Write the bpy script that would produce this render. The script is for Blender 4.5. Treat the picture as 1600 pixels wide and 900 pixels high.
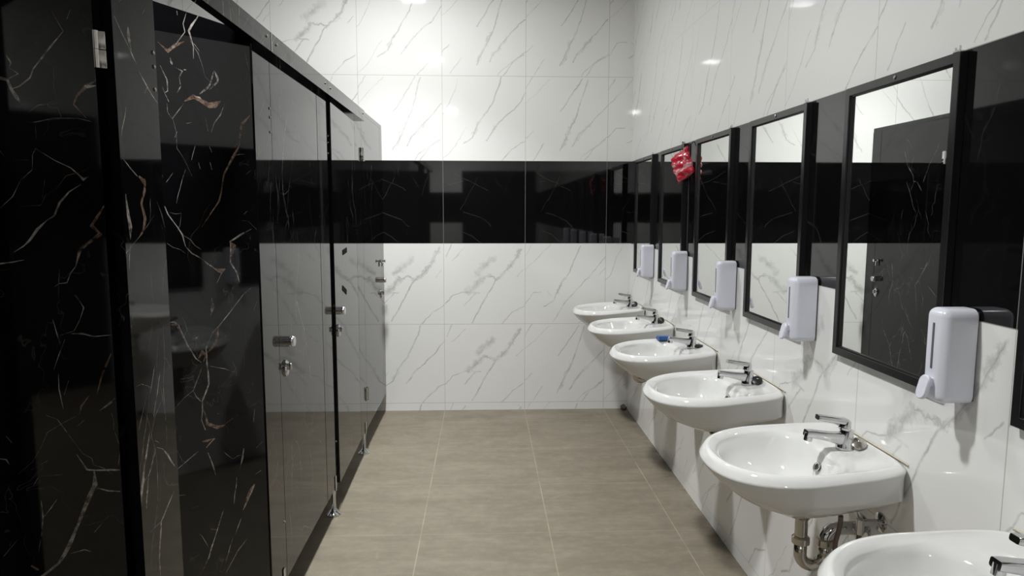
import bpy, bmesh, math, random
from mathutils import Vector, Matrix
from mathutils.geometry import delaunay_2d_cdt

for o in list(bpy.data.objects):
    bpy.data.objects.remove(o)
scn = bpy.context.scene
COL = scn.collection

# ------------------------------------------------------------------ camera, world, lamps, exposure
CAM_H = 1.4967
PITCH, YAW, ROLL, FPX = 0.111126, 0.0405885, 0.0016, 1080.95
_fw = Vector((math.sin(YAW)*math.cos(PITCH), math.cos(YAW)*math.cos(PITCH), -math.sin(PITCH)))
_rt = Vector((math.cos(YAW), -math.sin(YAW), 0.0))
_up = _rt.cross(_fw)
_r = _rt*math.cos(ROLL) + _up*math.sin(ROLL)
_u = -_rt*math.sin(ROLL) + _up*math.cos(ROLL)
cam_data = bpy.data.cameras.new('camera')
cam_data.sensor_fit = 'HORIZONTAL'
cam_data.sensor_width = 36.0
cam_data.lens = FPX/1600.0*36.0
cam_data.clip_start = 0.02
cam = bpy.data.objects.new('camera', cam_data)
COL.objects.link(cam)
cam.matrix_world = Matrix(((_r.x, _u.x, -_fw.x, 0.0), (_r.y, _u.y, -_fw.y, 0.0),
                           (_r.z, _u.z, -_fw.z, CAM_H), (0, 0, 0, 1)))
scn.camera = cam

world = bpy.data.worlds.new('world')
world.use_nodes = True
world.node_tree.nodes['Background'].inputs[0].default_value = (0.02, 0.02, 0.02, 1)
world.node_tree.nodes['Background'].inputs[1].default_value = 1.0
scn.world = world

LAMP_BEAMS = ((21.0, 98.0), (26.0, 174.0))   # watts and spread of each ceiling light: main beam, side spill
LAMP_GLOW = 60.0            # brightness of its diffuser
LAMPS = [(-0.60, 4.06), (-0.59, 1.70), (-0.59, -2.60)]
CEIL_Z = 3.30
scn.view_settings.view_transform = 'Standard'
scn.view_settings.look = 'None'
scn.view_settings.exposure = 0.12
scn.view_settings.gamma = 1.0
scn.view_settings.use_curve_mapping = False
scn.cycles.use_denoising = True
scn.cycles.max_bounces = 12
scn.cycles.diffuse_bounces = 5
scn.cycles.glossy_bounces = 6

# ------------------------------------------------------------------ room dimensions
XR = 1.0843       # basin wall
YB = 5.104        # end wall
XL = -2.45        # wall behind the stalls
YF = -3.6         # wall behind the viewer
XP = -0.735       # front face of the toilet partition
GX0 = -0.2964     # a vertical joint of the end wall
PITCH_Y = 0.578   # tile pitch along the corridor
GY0 = 3.083
ROWS = [0.0, 0.0575, 0.6575, 1.2575, 1.8575, 2.4575, 3.0575, CEIL_Z]

# ------------------------------------------------------------------ node helpers
class NT:
    def __init__(self, mat):
        mat.use_nodes = True
        self.t = mat.node_tree
        self.t.nodes.clear()
    def n(self, typ, **kw):
        nd = self.t.nodes.new(typ)
        for k, v in kw.items():
            setattr(nd, k, v)
        return nd
    def put(self, sock, v):
        if isinstance(v, bpy.types.NodeSocket):
            self.t.links.new(v, sock)
        else:
            sock.default_value = v
    def m(self, op, a, b=None, c=None, clamp=False):
        nd = self.n('ShaderNodeMath', operation=op, use_clamp=clamp)
        for i, v in enumerate((a, b, c)):
            if v is not None:
                self.put(nd.inputs[i], v)
        return nd.outputs[0]
    def v(self, op, a, b=None, c=None):
        nd = self.n('ShaderNodeVectorMath', operation=op)
        for i, x in enumerate((a, b, c)):
            if x is not None:
                self.put(nd.inputs[i], x)
        return nd.outputs['Value'] if op in ('DOT_PRODUCT', 'LENGTH') else nd.outputs['Vector']
    def noise(self, vec, scale, detail=3.0, rough=0.5, col=False):
        nd = self.n('ShaderNodeTexNoise')
        self.put(nd.inputs['Vector'], vec)
        nd.inputs['Scale'].default_value = scale
        nd.inputs['Detail'].default_value = detail
        nd.inputs['Roughness'].default_value = rough
        return nd.outputs['Color' if col else 'Fac']
    def ramp(self, fac, stops):
        nd = self.n('ShaderNodeValToRGB')
        el = nd.color_ramp.elements
        while len(el) < len(stops):
            el.new(0.5)
        for e, (p, c) in zip(el, stops):
            e.position = p
            e.color = (c[0], c[1], c[2], 1) if not isinstance(c, (int, float)) else (c, c, c, 1)
        self.put(nd.inputs[0], fac)
        return nd.outputs[0]
    def maprange(self, x, a, b, c=0.0, d=1.0, smooth=False):
        nd = self.n('ShaderNodeMapRange', interpolation_type='SMOOTHSTEP' if smooth else 'LINEAR')
        for i, v in enumerate((x, a, b, c, d)):
            self.put(nd.inputs[i], v)
        return nd.outputs[0]
    def mix(self, f, a, b):
        nd = self.n('ShaderNodeMix', data_type='RGBA')
        self.put(nd.inputs[0], f)
        for i, v in ((6, a), (7, b)):
            self.put(nd.inputs[i], v if isinstance(v, bpy.types.NodeSocket) else (v[0], v[1], v[2], 1))
        return nd.outputs[2]
    def out(self, color, rough=0.5, metal=0.0, ior=1.5, bump=None, bump_d=0.001, spec=0.5, coat=0.0):
        p = self.n('ShaderNodeBsdfPrincipled')
        self.put(p.inputs['Base Color'], color if isinstance(color, bpy.types.NodeSocket) else (*color, 1))
        self.put(p.inputs['Roughness'], rough)
        p.inputs['Metallic'].default_value = metal
        p.inputs['IOR'].default_value = ior
        p.inputs['Specular IOR Level'].default_value = spec
        p.inputs['Coat Weight'].default_value = coat
        p.inputs['Coat Roughness'].default_value = 0.03
        if bump is not None:
            b = self.n('ShaderNodeBump')
            b.inputs['Distance'].default_value = bump_d
            b.inputs['Strength'].default_value = 1.0
            self.put(b.inputs['Height'], bump)
            self.t.links.new(b.outputs[0], p.inputs['Normal'])
        o = self.n('ShaderNodeOutputMaterial')
        self.t.links.new(p.outputs[0], o.inputs[0])

def plain(name, color, rough=0.5, metal=0.0, ior=1.5, spec=0.5, coat=0.0, var=0.05, scale=30.0):
    """Procedural material: a base colour with a slight noise variation."""
    m = bpy.data.materials.new(name)
    t = NT(m)
    tc = t.n('ShaderNodeTexCoord').outputs['Object']
    nz = t.noise(tc, scale, 2.0)
    a = tuple(max(0, c*(1-var)) for c in color)
    b = tuple(min(1, c*(1+var)) for c in color)
    t.out(t.mix(nz, a, b), rough, metal, ior, spec=spec, coat=coat)
    return m

# ------------------------------------------------------------------ marble-print wall tiles
PRINTS = {
 'cluster': [
  ((.95,.06),(.805,.31),(.63,.47),(.52,.66),(.35,.97), .012, .50), ((.94,.07),(.79,.33),(.66,.45), .03, .35),
  ((.60,.20),(.50,.28),(.41,.36), .055, .34), ((.45,.45),(.37,.53),(.29,.60), .050, .42), ((.66,.46),(.55,.41),(.44,.42), .022, .45),
  ((.385,.61),(.25,.76), .011, .40), ((.44,.61),(.31,.59), .012, .35), ((.31,.59),(.11,.64),(-.01,.77),(-.16,.86),(-.29,1.0), .008, .45),
  ((.99,.77),(.84,.86),(.71,1.0), .010, .40), ((.26,.05),(.1,.22), .008, .35), ((.97,.33),(.9,.41), .007, .35),
  ((.11,-.02),(.03,.16), .009, .38)],
 'sweep': [
  ((.68,.02),(.56,.34),(.436,.535),(.36,.71),(.24,.785), .010, .45), ((.50,.42),(.40,.62), .020, .30),
  ((1.08,.06),(.87,.34),(.66,.57),(.51,.72),(.35,.98), .009, .42), ((.21,.6),(.1,.61),(-.02,.77), .007, .42),
  ((.98,.77),(.83,.86),(.68,.98), .009, .35), ((.077,.02),(-.01,.19), .008, .36), ((.32,.01),(.10,.23),(-.11,.43), .006, .32),
  ((1.0,.31),(.92,.40), .007, .32), ((.33,.64),(.28,.60), .006, .3)],
 'fall': [
  ((.68,.02),(.56,.21),(.42,.42), .010, .45), ((.745,.03),(.62,.44),(.52,.66),(.41,.87), .011, .45), ((.58,.5),(.44,.84), .022, .25),
  ((.99,.335),(.84,.49),(.62,.73),(.57,.83), .010, .42), ((.78,.56),(.61,.75), .024, .22), ((.09,.64),(-.02,.75),(-.17,.85), .009, .4),
  ((.98,.75),(.83,.85),(.73,.99), .008, .4), ((.225,.79),(.1,.98), .008, .36), ((1.05,.69),(.97,.74),(.72,.92),(.67,.99), .006, .42),
  ((.1,-.02),(-.01,.18), .008, .36), ((.3,.03),(.1,.22),(-.1,.41), .006, .30)],
 'twin': [
  ((1.11,-.02),(1.03,.16),(.87,.38),(.66,.56),(.52,.75), .010, .45), ((.66,.56),(.60,.63), .02, .28),
  ((.71,.01),(.6,.31),(.42,.56),(.36,.72),(.25,.79), .011, .46), ((.44,.54),(.37,.68), .022, .26),
  ((1.0,.76),(.84,.86),(.71,1.0), .009, .4), ((1.26,.05),(1.1,.22), .008, .3), ((.30,.60),(.12,.86),(-.02,1.0), .007, .3),
  ((.20,.05),(.05,.40),(-.05,.52), .007, .28)],
}
def tile_material(name, segs, base=(0.82, 0.82, 0.81), vein=(0.22, 0.22, 0.215), dark=False):
    m = bpy.data.materials.new(name)
    t = NT(m)
    tc = t.n('ShaderNodeTexCoord')
    uv, ob = tc.outputs['UV'], tc.outputs['Object']
    wob = t.v('SUBTRACT', t.noise(ob, 9.0, 4.0, 0.6, col=True), (0.5, 0.5, 0.5))
    wob2 = t.v('MULTIPLY', wob, (0.075, 0.075, 0.0))
    p = t.v('ADD', uv, wob2)
    wob3 = t.v('SUBTRACT', t.noise(ob, 22.0, 5.0, 0.7, col=True), (0.5, 0.5, 0.5))
    p_wide = t.v('ADD', p, t.v('MULTIPLY', wob3, (0.16, 0.16, 0.0)))
    acc = None
    for s in segs:
        pts, w, a = s[:-2], s[-2], s[-1]
        for q0, q1 in zip(pts[:-1], pts[1:]):
            A = Vector((q0[0], 1-q0[1], 0)); B = Vector((q1[0], 1-q1[1], 0)); D = B-A
            L2 = D.length_squared
            pa = t.v('SUBTRACT', p_wide if w >= 0.02 else p, tuple(A))
            h = t.v('DOT_PRODUCT', pa, tuple(D/L2))
            h = t.m('MULTIPLY', h, 1.0, clamp=True)
            cv = t.n('ShaderNodeVectorMath', operation='MULTIPLY_ADD')
            t.put(cv.inputs[0], h); cv.inputs[1].default_value = tuple(-D); t.put(cv.inputs[2], pa)
            d = t.v('LENGTH', cv.outputs[0])
            val = t.m('MULTIPLY_ADD', d, -a/w, a)
            acc = val if acc is None else t.m('MAXIMUM', acc, val)
    acc = t.m('MAXIMUM', acc, 0.0)
    brk = t.maprange(t.noise(ob, 14.0, 3.0, 0.65), 0.33, 0.62, 0.45, 1.35)
    f = t.m('MULTIPLY', acc, brk, clamp=True)
    cloud = t.noise(ob, 2.3, 3.0, 0.55)
    b0 = tuple(c*(0.965 if not dark else 0.8) for c in base)
    col = t.mix(cloud, b0, base)
    col = t.mix(f, col, vein)
    # joints: where the tile's own edge lies
    sx = t.n('ShaderNodeSeparateXYZ'); t.put(sx.inputs[0], uv)
    e = None
    for ax in (0, 1):
        u = sx.outputs[ax]
        d = t.m('MINIMUM', u, t.m('SUBTRACT', 1.0, u))
        e = d if e is None else t.m('MINIMUM', e, d)
    g = t.maprange(e, 0.0012, 0.0030, 1.0, 0.0)
    col = t.mix(g, col, (0.42, 0.41, 0.38) if not dark else (0.20, 0.20, 0.19))
    rough = t.maprange(g, 0.0, 1.0, 0.035, 0.6)
    t.out(col, rough, 0.0, 1.58)
    return m

M_PRINT = {k: tile_material('tile_'+k, v) for k, v in PRINTS.items()}
M_BLACK_TILE = tile_material('tile_black', [
    ((.10,.12),(.22,.20),(.40,.28),(.55,.36), .006, .15), ((.42,.20),(.30,.42),(.20,.60), .006, .13), ((.25,.62),(.48,.70),(.58,.80), .008, .15),
    ((.05,.28),(.25,.24), .006, .12), ((.20,.85),(.34,.90),(.45,1.0), .007, .18), ((.85,.10),(.74,.40), .005, .08), ((.62,.2),(.72,.33), .005, .08)],
    base=(0.0042, 0.0042, 0.0048), vein=(0.16, 0.14, 0.12), dark=True)

def floor_material():
    m = bpy.data.materials.new('cement_floor_tile')
    t = NT(m)
    tc = t.n('ShaderNodeTexCoord').outputs['Object']
    st = t.v('MULTIPLY', tc, (1.0, 4.0, 1.0))
    n1 = t.noise(st, 2.2, 6.0, 0.62)
    n2 = t.noise(tc, 5.0, 8.0, 0.65)
    n3 = t.noise(tc, 110.0, 4.0, 0.75)
    n4 = t.noise(t.v('MULTIPLY', tc, (1.0, 2.2, 1.0)), 13.0, 7.0, 0.7)
    col = t.ramp(n1, [(0.30, (0.158, 0.134, 0.098)), (0.5, (0.194, 0.167, 0.126)), (0.72, (0.233, 0.204, 0.157))])
    col = t.mix(t.maprange(n2, 0.40, 0.70, 0.0, 0.65), col, (0.162, 0.140, 0.109))
    col = t.mix(t.maprange(n3, 0.55, 0.8, 0.0, 0.35), col, (0.28, 0.25, 0.19))
    col = t.mix(t.maprange(n4, 0.50, 0.72, 0.0, 0.45), col, (0.150, 0.128, 0.098))
    col = t.mix(t.maprange(n4, 0.50, 0.30, 0.0, 0.35), col, (0.285, 0.252, 0.195))
    # a few pale scuffs
    sc = t.v('MULTIPLY', t.v('ADD', tc, t.v('MULTIPLY', t.noise(tc, 3.0, 2.0, 0.5, col=True), (0.5, 0.5, 0))), (9.0, 1.4, 1.0))
    scn_ = t.noise(sc, 2.0, 2.0, 0.5)
    col = t.mix(t.maprange(scn_, 0.68, 0.76, 0.0, 0.13), col, (0.42, 0.38, 0.30))
    sx = t.n('ShaderNodeSeparateXYZ'); t.put(sx.inputs[0], tc)
    def joint(axis, off, pitch):
        x = t.m('DIVIDE', t.m('SUBTRACT', sx.outputs[axis], off-50*pitch), pitch)
        fr = t.m('FRACT', x)
        return t.m('MULTIPLY', t.m('MINIMUM', fr, t.m('SUBTRACT', 1.0, fr)), pitch)
    jx = joint(0, GX0, 0.6); jy = joint(1, GY0, PITCH_Y)
    g = t.m('MAXIMUM', t.maprange(jx, 0.0012, 0.0032, 0.60, 0.0), t.maprange(jy, 0.0010, 0.0028, 0.42, 0.0))
    g = t.m('MULTIPLY', g, t.maprange(t.noise(tc, 3.3, 3.0), 0.35, 0.6, 0.25, 1.1))
    col = t.mix(g, col, (0.40, 0.36, 0.28))
    # dirt gathered along the foot of the basin wall
    wall_d = t.m('SUBTRACT', XR, sx.outputs[0])
    dirt = t.m('MULTIPLY', t.maprange(wall_d, 0.0, 0.075, 1.0, 0.0), t.maprange(t.noise(tc, 7.0, 5.0, 0.7), 0.45, 0.66))
    col = t.mix(t.m('MULTIPLY', dirt, 0.75), col, (0.055, 0.045, 0.032))
    t.out(col, t.maprange(n2, 0.3, 0.7, 0.42, 0.58), 0.0, 1.45, bump=n2, bump_d=0.0012)
    return m
M_FLOOR = floor_material()

def black_marble(name):
    m = bpy.data.materials.new(name)
    t = NT(m)
    tc = t.n('ShaderNodeTexCoord').outputs['Object']
    w = t.v('ADD', tc, t.v('MULTIPLY', t.noise(tc, 5.0, 3.0, 0.6, col=True), (0.25, 0.25, 0.25)))
    st = t.v('MULTIPLY', w, (1.0, 1.0, 0.45))
    n = t.noise(st, 5.5, 4.0, 0.55)
    ridge = t.m('ABSOLUTE', t.m('SUBTRACT', n, 0.5))
    mask = t.maprange(t.noise(tc, 2.6, 2.0), 0.50, 0.66)
    f = t.m('MULTIPLY', t.maprange(ridge, 0.0, 0.006, 0.55, 0.0), mask)
    haze = t.m('MULTIPLY', t.maprange(t.noise(tc, 3.1, 4.0, 0.6), 0.58, 0.80), 0.10)
    col = t.mix(f, (0.0030, 0.0030, 0.0036), (0.11, 0.10, 0.09))
    col = t.mix(haze, col, (0.055, 0.032, 0.020))
    t.out(col, 0.045, 0.0, 1.42)
    return m
M_MARBLE = black_marble('black_marble_laminate')
def vein_mat(name, a, b, c):
    m = bpy.data.materials.new(name)
    t = NT(m)
    tc = t.n('ShaderNodeTexCoord').outputs['Object']
    n = t.noise(tc, 70.0, 6.0, 0.75)
    n2 = t.noise(tc, 11.0, 3.0, 0.6)
    f = t.m('ADD', n, t.m('MULTIPLY', t.m('SUBTRACT', n2, 0.5), 0.7))
    t.out(t.ramp(f, [(0.34, c), (0.46, a), (0.66, b)]), 0.045, 0.0, 1.42)
    return m
M_VEIN_PALE = vein_mat('marble_vein_pale', (0.13, 0.115, 0.105), (0.42, 0.39, 0.37), (0.010, 0.009, 0.009))
M_VEIN_BROWN = vein_mat('marble_vein_brown', (0.075, 0.042, 0.026), (0.24, 0.165, 0.125), (0.008, 0.006, 0.005))
M_CERAMIC = plain('white_glazed_ceramic', (0.66, 0.66, 0.65), 0.06, ior=1.52, coat=0.3, var=0.01, scale=3)
M_CHROME = plain('polished_chrome', (0.60, 0.60, 0.61), 0.09, 1.0, var=0.04, scale=60)
M_STEEL = plain('brushed_steel', (0.55, 0.53, 0.49), 0.22, 1.0, var=0.1, scale=120)
M_PIPE = plain('dull_chromed_pipe', (0.46, 0.43, 0.38), 0.2, 1.0, var=0.12, scale=60)
M_MIRROR = plain('silvered_glass', (0.90, 0.92, 0.90), 0.0, 1.0, var=0.004, scale=2)
M_FRAME = plain('black_satin_metal', (0.010, 0.010, 0.011), 0.22, ior=1.5, var=0.15)
M_BLACK = plain('matte_black', (0.006, 0.006, 0.006), 0.5, var=0.1)
M_RUBBER = plain('black_rubber', (0.012, 0.012, 0.012), 0.35, var=0.2)
M_PLASTIC = plain('cool_white_plastic', (0.70, 0.71, 0.79), 0.22, ior=1.46, var=0.01)
M_SLOT = plain('grey_level_window', (0.13, 0.13, 0.15), 0.2, var=0.1)
M_HOSE = plain('braided_hose_brown_grey', (0.14, 0.11, 0.09), 0.4, 0.4, var=0.3, scale=300)
M_TAPE = plain('dark_grey_tape', (0.018, 0.018, 0.018), 0.9, spec=0.1, var=0.1)
M_SEALANT = plain('yellowed_sealant', (0.55, 0.49, 0.38), 0.5, var=0.15, scale=60)
M_CEIL = plain('white_ceiling_paint', (0.80, 0.80, 0.78), 0.7, var=0.01)
M_LAMPFRAME = plain('white_lamp_trim', (0.8, 0.8, 0.8), 0.4, var=0.01)
M_BLUE = plain('blue_print_card', (0.015, 0.085, 0.26), 0.3, var=0.35, scale=60)
M_LAMP = bpy.data.materials.new('lit_diffuser')
_t = NT(M_LAMP)
_e = _t.n('ShaderNodeEmission'); _e.inputs[0].default_value = (1.0, 0.99, 0.975, 1); _e.inputs[1].default_value = LAMP_GLOW
_o = _t.n('ShaderNodeOutputMaterial'); _t.t.links.new(_e.outputs[0], _o.inputs[0])

# ------------------------------------------------------------------ object helpers
def link(name, me, mats, parent=None):
    o = bpy.data.objects.new(name, me)
    COL.objects.link(o)
    for m in (mats if isinstance(mats, (list, tuple)) else [mats]):
        me.materials.append(m)
    if parent is not None:
        o.parent = parent
    return o
def obj(name, bm, mats, parent=None, smooth=False, sharp=None):
    bmesh.ops.recalc_face_normals(bm, faces=bm.faces[:])
    me = bpy.data.meshes.new(name)
    bm.to_mesh(me); bm.free()
    if smooth:
        me.shade_smooth() if hasattr(me, 'shade_smooth') else None
        for p in me.polygons: p.use_smooth = True
        if sharp is not None:
            me.set_sharp_from_angle(angle=math.radians(sharp))
    return link(name, me, mats, parent)
def thing(name, label, cat, loc=(0, 0, 0), rz=0.0, group=None):
    o = bpy.data.objects.new(name, None)
    COL.objects.link(o)
    o.empty_display_size = 0.05
    o.location = loc; o.rotation_euler = (0, 0, rz)
    o['label'] = label; o['category'] = cat
    if group: o['group'] = group
    return o
def tag(o, label, cat, group=None):
    o['label'] = label; o['category'] = cat
    if group: o['group'] = group
    return o
def copy_tree(o, parent=None):
    c = o.copy(); COL.objects.link(c)
    if parent is not None:
        c.parent = parent
    for ch in list(o.children):
        copy_tree(ch, c)
    return c
def bx(bm, c, s, bevel=0.0, seg=2, rot=None):
    """axis-aligned box: centre c, full size s"""
    r = bmesh.ops.create_cube(bm, size=1.0)
    vs = r['verts']
    bmesh.ops.scale(bm, vec=s, verts=vs)
    if bevel > 0:
        es = list({e for v in vs for e in v.link_edges})
        rb = bmesh.ops.bevel(bm, geom=es, offset=bevel, segments=seg, affect='EDGES', profile=0.5)
        vs = list({v for f in rb['faces'] for v in f.verts} | {v for v in vs if v.is_valid})
    if rot is not None:
        bmesh.ops.rotate(bm, cent=(0, 0, 0), matrix=rot, verts=vs)
    bmesh.ops.translate(bm, vec=c, verts=vs)
    return vs
def tube(bm, pts, r, n=16, cap=True):
    """round tube along pts; r a number or a list"""
    pts = [Vector(p) for p in pts]
    rs = r if isinstance(r, (list, tuple)) else [r]*len(pts)
    up = None; rings = []
    for i, p in enumerate(pts):
        t = (pts[min(i+1, len(pts)-1)] - pts[max(i-1, 0)]).normalized()
        if up is None:
            up = t.orthogonal().normalized()
        up = (up - t*up.dot(t)).normalized()
        sd = t.cross(up)
        rings.append([bm.verts.new(p + (up*math.cos(2*math.pi*k/n) + sd*math.sin(2*math.pi*k/n))*rs[i]) for k in range(n)])
    for a, b in zip(rings[:-1], rings[1:]):
        for k in range(n):
            bm.faces.new((a[k], a[(k+1) % n], b[(k+1) % n], b[k]))
    if cap:
        bm.faces.new(rings[0][::-1]); bm.faces.new(rings[-1])
def sweep(bm, secs):
    """loft rectangular/any rings given as lists of points, capped"""
    rings = [[bm.verts.new(p) for p in s] for s in secs]
    n = len(rings[0])
    for a, b in zip(rings[:-1], rings[1:]):
        for k in range(n):
            bm.faces.new((a[k], a[(k+1) % n], b[(k+1) % n], b[k]))
    bm.faces.new(rings[0][::-1]); bm.faces.new(rings[-1])
def lathe(bm, prof, c=(0, 0, 0), n=24, axis='z', sx=1.0, sy=1.0):
    """profile [(radius, height)] turned about an axis through c"""
    rings = []
    for r, h in prof:
        ring = []
        for k in range(n):
            a = 2*math.pi*k/n
            x, y = r*math.cos(a)*sx, r*math.sin(a)*sy
            p = (x, y, h) if axis == 'z' else ((h, x, y) if axis == 'x' else (x, h, y))
            ring.append(bm.verts.new(Vector(p) + Vector(c)))
        rings.append(ring)
    for a, b in zip(rings[:-1], rings[1:]):
        for k in range(n):
            bm.faces.new((a[k], a[(k+1) % n], b[(k+1) % n], b[k]))
    bm.faces.new(rings[0][::-1]); bm.faces.new(rings[-1])
def arc(c, r, a0, a1, n, e1, e2):
    c, e1, e2 = Vector(c), Vector(e1), Vector(e2)
    return [c + e1*r*math.cos(a0+(a1-a0)*i/n) + e2*r*math.sin(a0+(a1-a0)*i/n) for i in range(n+1)]
def struct(o):
    o['kind'] = 'structure'
    return o

# traced marble veins: (kind, [(along panel m, height m, width mm)])
VEINS_OPEN_DOOR=[
 ('w',[(0.049,1.834,2.5),(0.07,1.805,3.0),(0.087,1.78,3.0),(0.101,1.76,2.9),(0.107,1.743,3.0),(0.125,1.726,2.6),(0.14,1.719,2.2)]),
 ('w',[(0.165,1.742,3.5),(0.153,1.739,5.9),(0.142,1.736,7.9),(0.137,1.719,8.5),(0.13,1.706,6.5),(0.125,1.695,3.3)]),
 ('w',[(0.141,1.781,2.2),(0.135,1.768,3.0),(0.138,1.759,2.2),(0.125,1.749,2.9),(0.14,1.739,2.1)]),
 ('w',[(0.049,1.834,1.1),(0.066,1.871,0.9)]),
 ('w',[(0.035,1.875,1.5),(0.042,1.857,2.0)]),
 ('w',[(0.114,1.661,1.2),(0.104,1.662,1.7),(0.073,1.671,1.4),(0.034,1.673,1.5),(0.012,1.668,1.9)]),
 ('w',[(0.114,1.679,1.0),(0.097,1.694,1.1),(0.066,1.699,1.2)]),
 ('w',[(0.104,1.66,1.0),(0.104,1.63,0.8)]),
 ('b',[(0.0,1.747,4.4),(0.017,1.735,8.6),(0.034,1.715,6.2),(0.04,1.699,4.5),(0.02,1.674,2.4)]),
 ('w',[(0.001,1.737,5.9),(0.015,1.734,7.2),(0.021,1.735,2.5)]),
 ('w',[(0.107,1.613,1.4),(0.078,1.592,1.5),(0.052,1.578,2.4),(0.04,1.566,2.4),(0.032,1.556,8.7),(0.023,1.562,2.3)]),
 ('w',[(0.036,1.547,1.1),(0.057,1.532,2.2),(0.074,1.511,4.2),(0.084,1.486,3.2),(0.098,1.476,2.2),(0.113,1.46,4.3),(0.126,1.44,3.7),(0.136,1.429,3.3),(0.153,1.417,1.7)]),
 ('b',[(-0.0,1.505,6.7),(0.015,1.48,5.5),(0.024,1.466,6.6),(0.009,1.449,6.6),(0.029,1.434,7.0),(0.046,1.418,6.6),(0.055,1.386,2.1)]),
 ('w',[(0.02,1.467,2.3),(0.011,1.452,2.2),(0.028,1.437,2.3),(0.047,1.413,3.3),(0.055,1.386,2.1)]),
 ('w',[(0.055,1.386,2.2),(0.064,1.374,1.6),(0.071,1.355,2.3),(0.085,1.354,2.5),(0.092,1.348,1.7)]),
 ('w',[(0.085,1.354,1.6),(0.082,1.383,0.8)]),
 ('w',[(0.191,1.394,2.4),(0.176,1.396,3.6),(0.158,1.398,3.6),(0.138,1.402,3.0)]),
 ('w',[(0.169,1.5,1.0),(0.148,1.522,1.2),(0.134,1.552,1.0),(0.114,1.573,1.2),(0.112,1.601,1.0),(0.106,1.613,1.0)]),
 ('w',[(0.143,1.59,0.9),(0.118,1.591,1.0)]),
 ('w',[(0.095,1.555,0.6),(0.102,1.519,0.6)]),
 ('w',[(0.069,1.345,2.3),(0.054,1.322,2.3),(0.046,1.304,2.2),(0.054,1.28,2.2),(0.065,1.259,2.4),(0.088,1.252,1.5)]),
 ('w',[(0.071,1.254,2.6),(0.05,1.252,3.2),(0.032,1.245,2.6),(0.001,1.246,2.0)]),
 ('w',[(0.081,1.244,2.2),(0.093,1.213,2.7),(0.103,1.185,2.2)]),
 ('w',[(0.099,1.285,1.1),(0.093,1.251,1.6),(0.088,1.229,1.1)]),
 ('w',[(0.096,1.175,1.6),(0.097,1.146,2.1),(0.092,1.103,1.6)]),
 ('w',[(0.08,1.16,1.7),(0.089,1.132,1.1)]),
 ('b',[(0.004,1.208,2.9),(0.022,1.167,4.6),(0.033,1.128,2.3)]),
 ('b',[(0.046,1.127,3.6),(0.062,1.105,5.8),(0.065,1.089,2.2)]),
 ('w',[(0.031,1.092,1.5),(0.011,1.106,3.9),(0.002,1.115,7.6)]),
 ('w',[(0.069,1.067,6.2),(0.058,1.077,5.0)]),
 ('w',[(0.075,1.008,1.7),(0.059,0.973,3.5),(0.042,0.969,2.7),(0.019,0.966,4.0),(0.002,0.963,9.5)]),
 ('w',[(0.047,0.97,4.4),(0.047,0.94,10.3),(0.058,0.917,9.6),(0.071,0.886,8.3),(0.084,0.855,8.3),(0.096,0.827,7.2),(0.107,0.805,8.5),(0.119,0.787,6.5),(0.143,0.77,5.4),(0.166,0.758,4.0)]),
 ('w',[(0.044,0.932,3.8),(0.024,0.922,3.9),(0.003,0.917,4.0)]),
 ('w',[(0.098,0.803,2.8),(0.073,0.806,2.7),(0.062,0.799,1.3)]),
 ('w',[(0.14,0.924,1.6),(0.139,0.89,2.7),(0.144,0.851,2.4),(0.151,0.819,2.2)]),
 ('w',[(0.114,0.921,3.6),(0.124,0.906,2.4),(0.137,0.89,2.4)]),
 ('w',[(0.027,0.869,1.3),(0.054,0.839,2.6)]),
 ('w',[(0.142,0.971,2.9),(0.151,0.956,2.3)]),
 ('w',[(0.124,1.003,1.0),(0.153,0.988,1.3)]),
 ('b',[(0.165,0.793,10.2),(0.153,0.781,11.4)]),
 ('w',[(0.208,0.822,1.2),(0.18,0.855,1.8)]),
 ('w',[(0.201,1.019,3.7),(0.191,1.016,3.4),(0.186,1.004,2.1)]),
 ('w',[(0.188,1.062,2.1),(0.18,1.048,2.1)]),
 ('w',[(0.142,0.973,0.9),(0.101,0.97,1.1)])]
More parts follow.
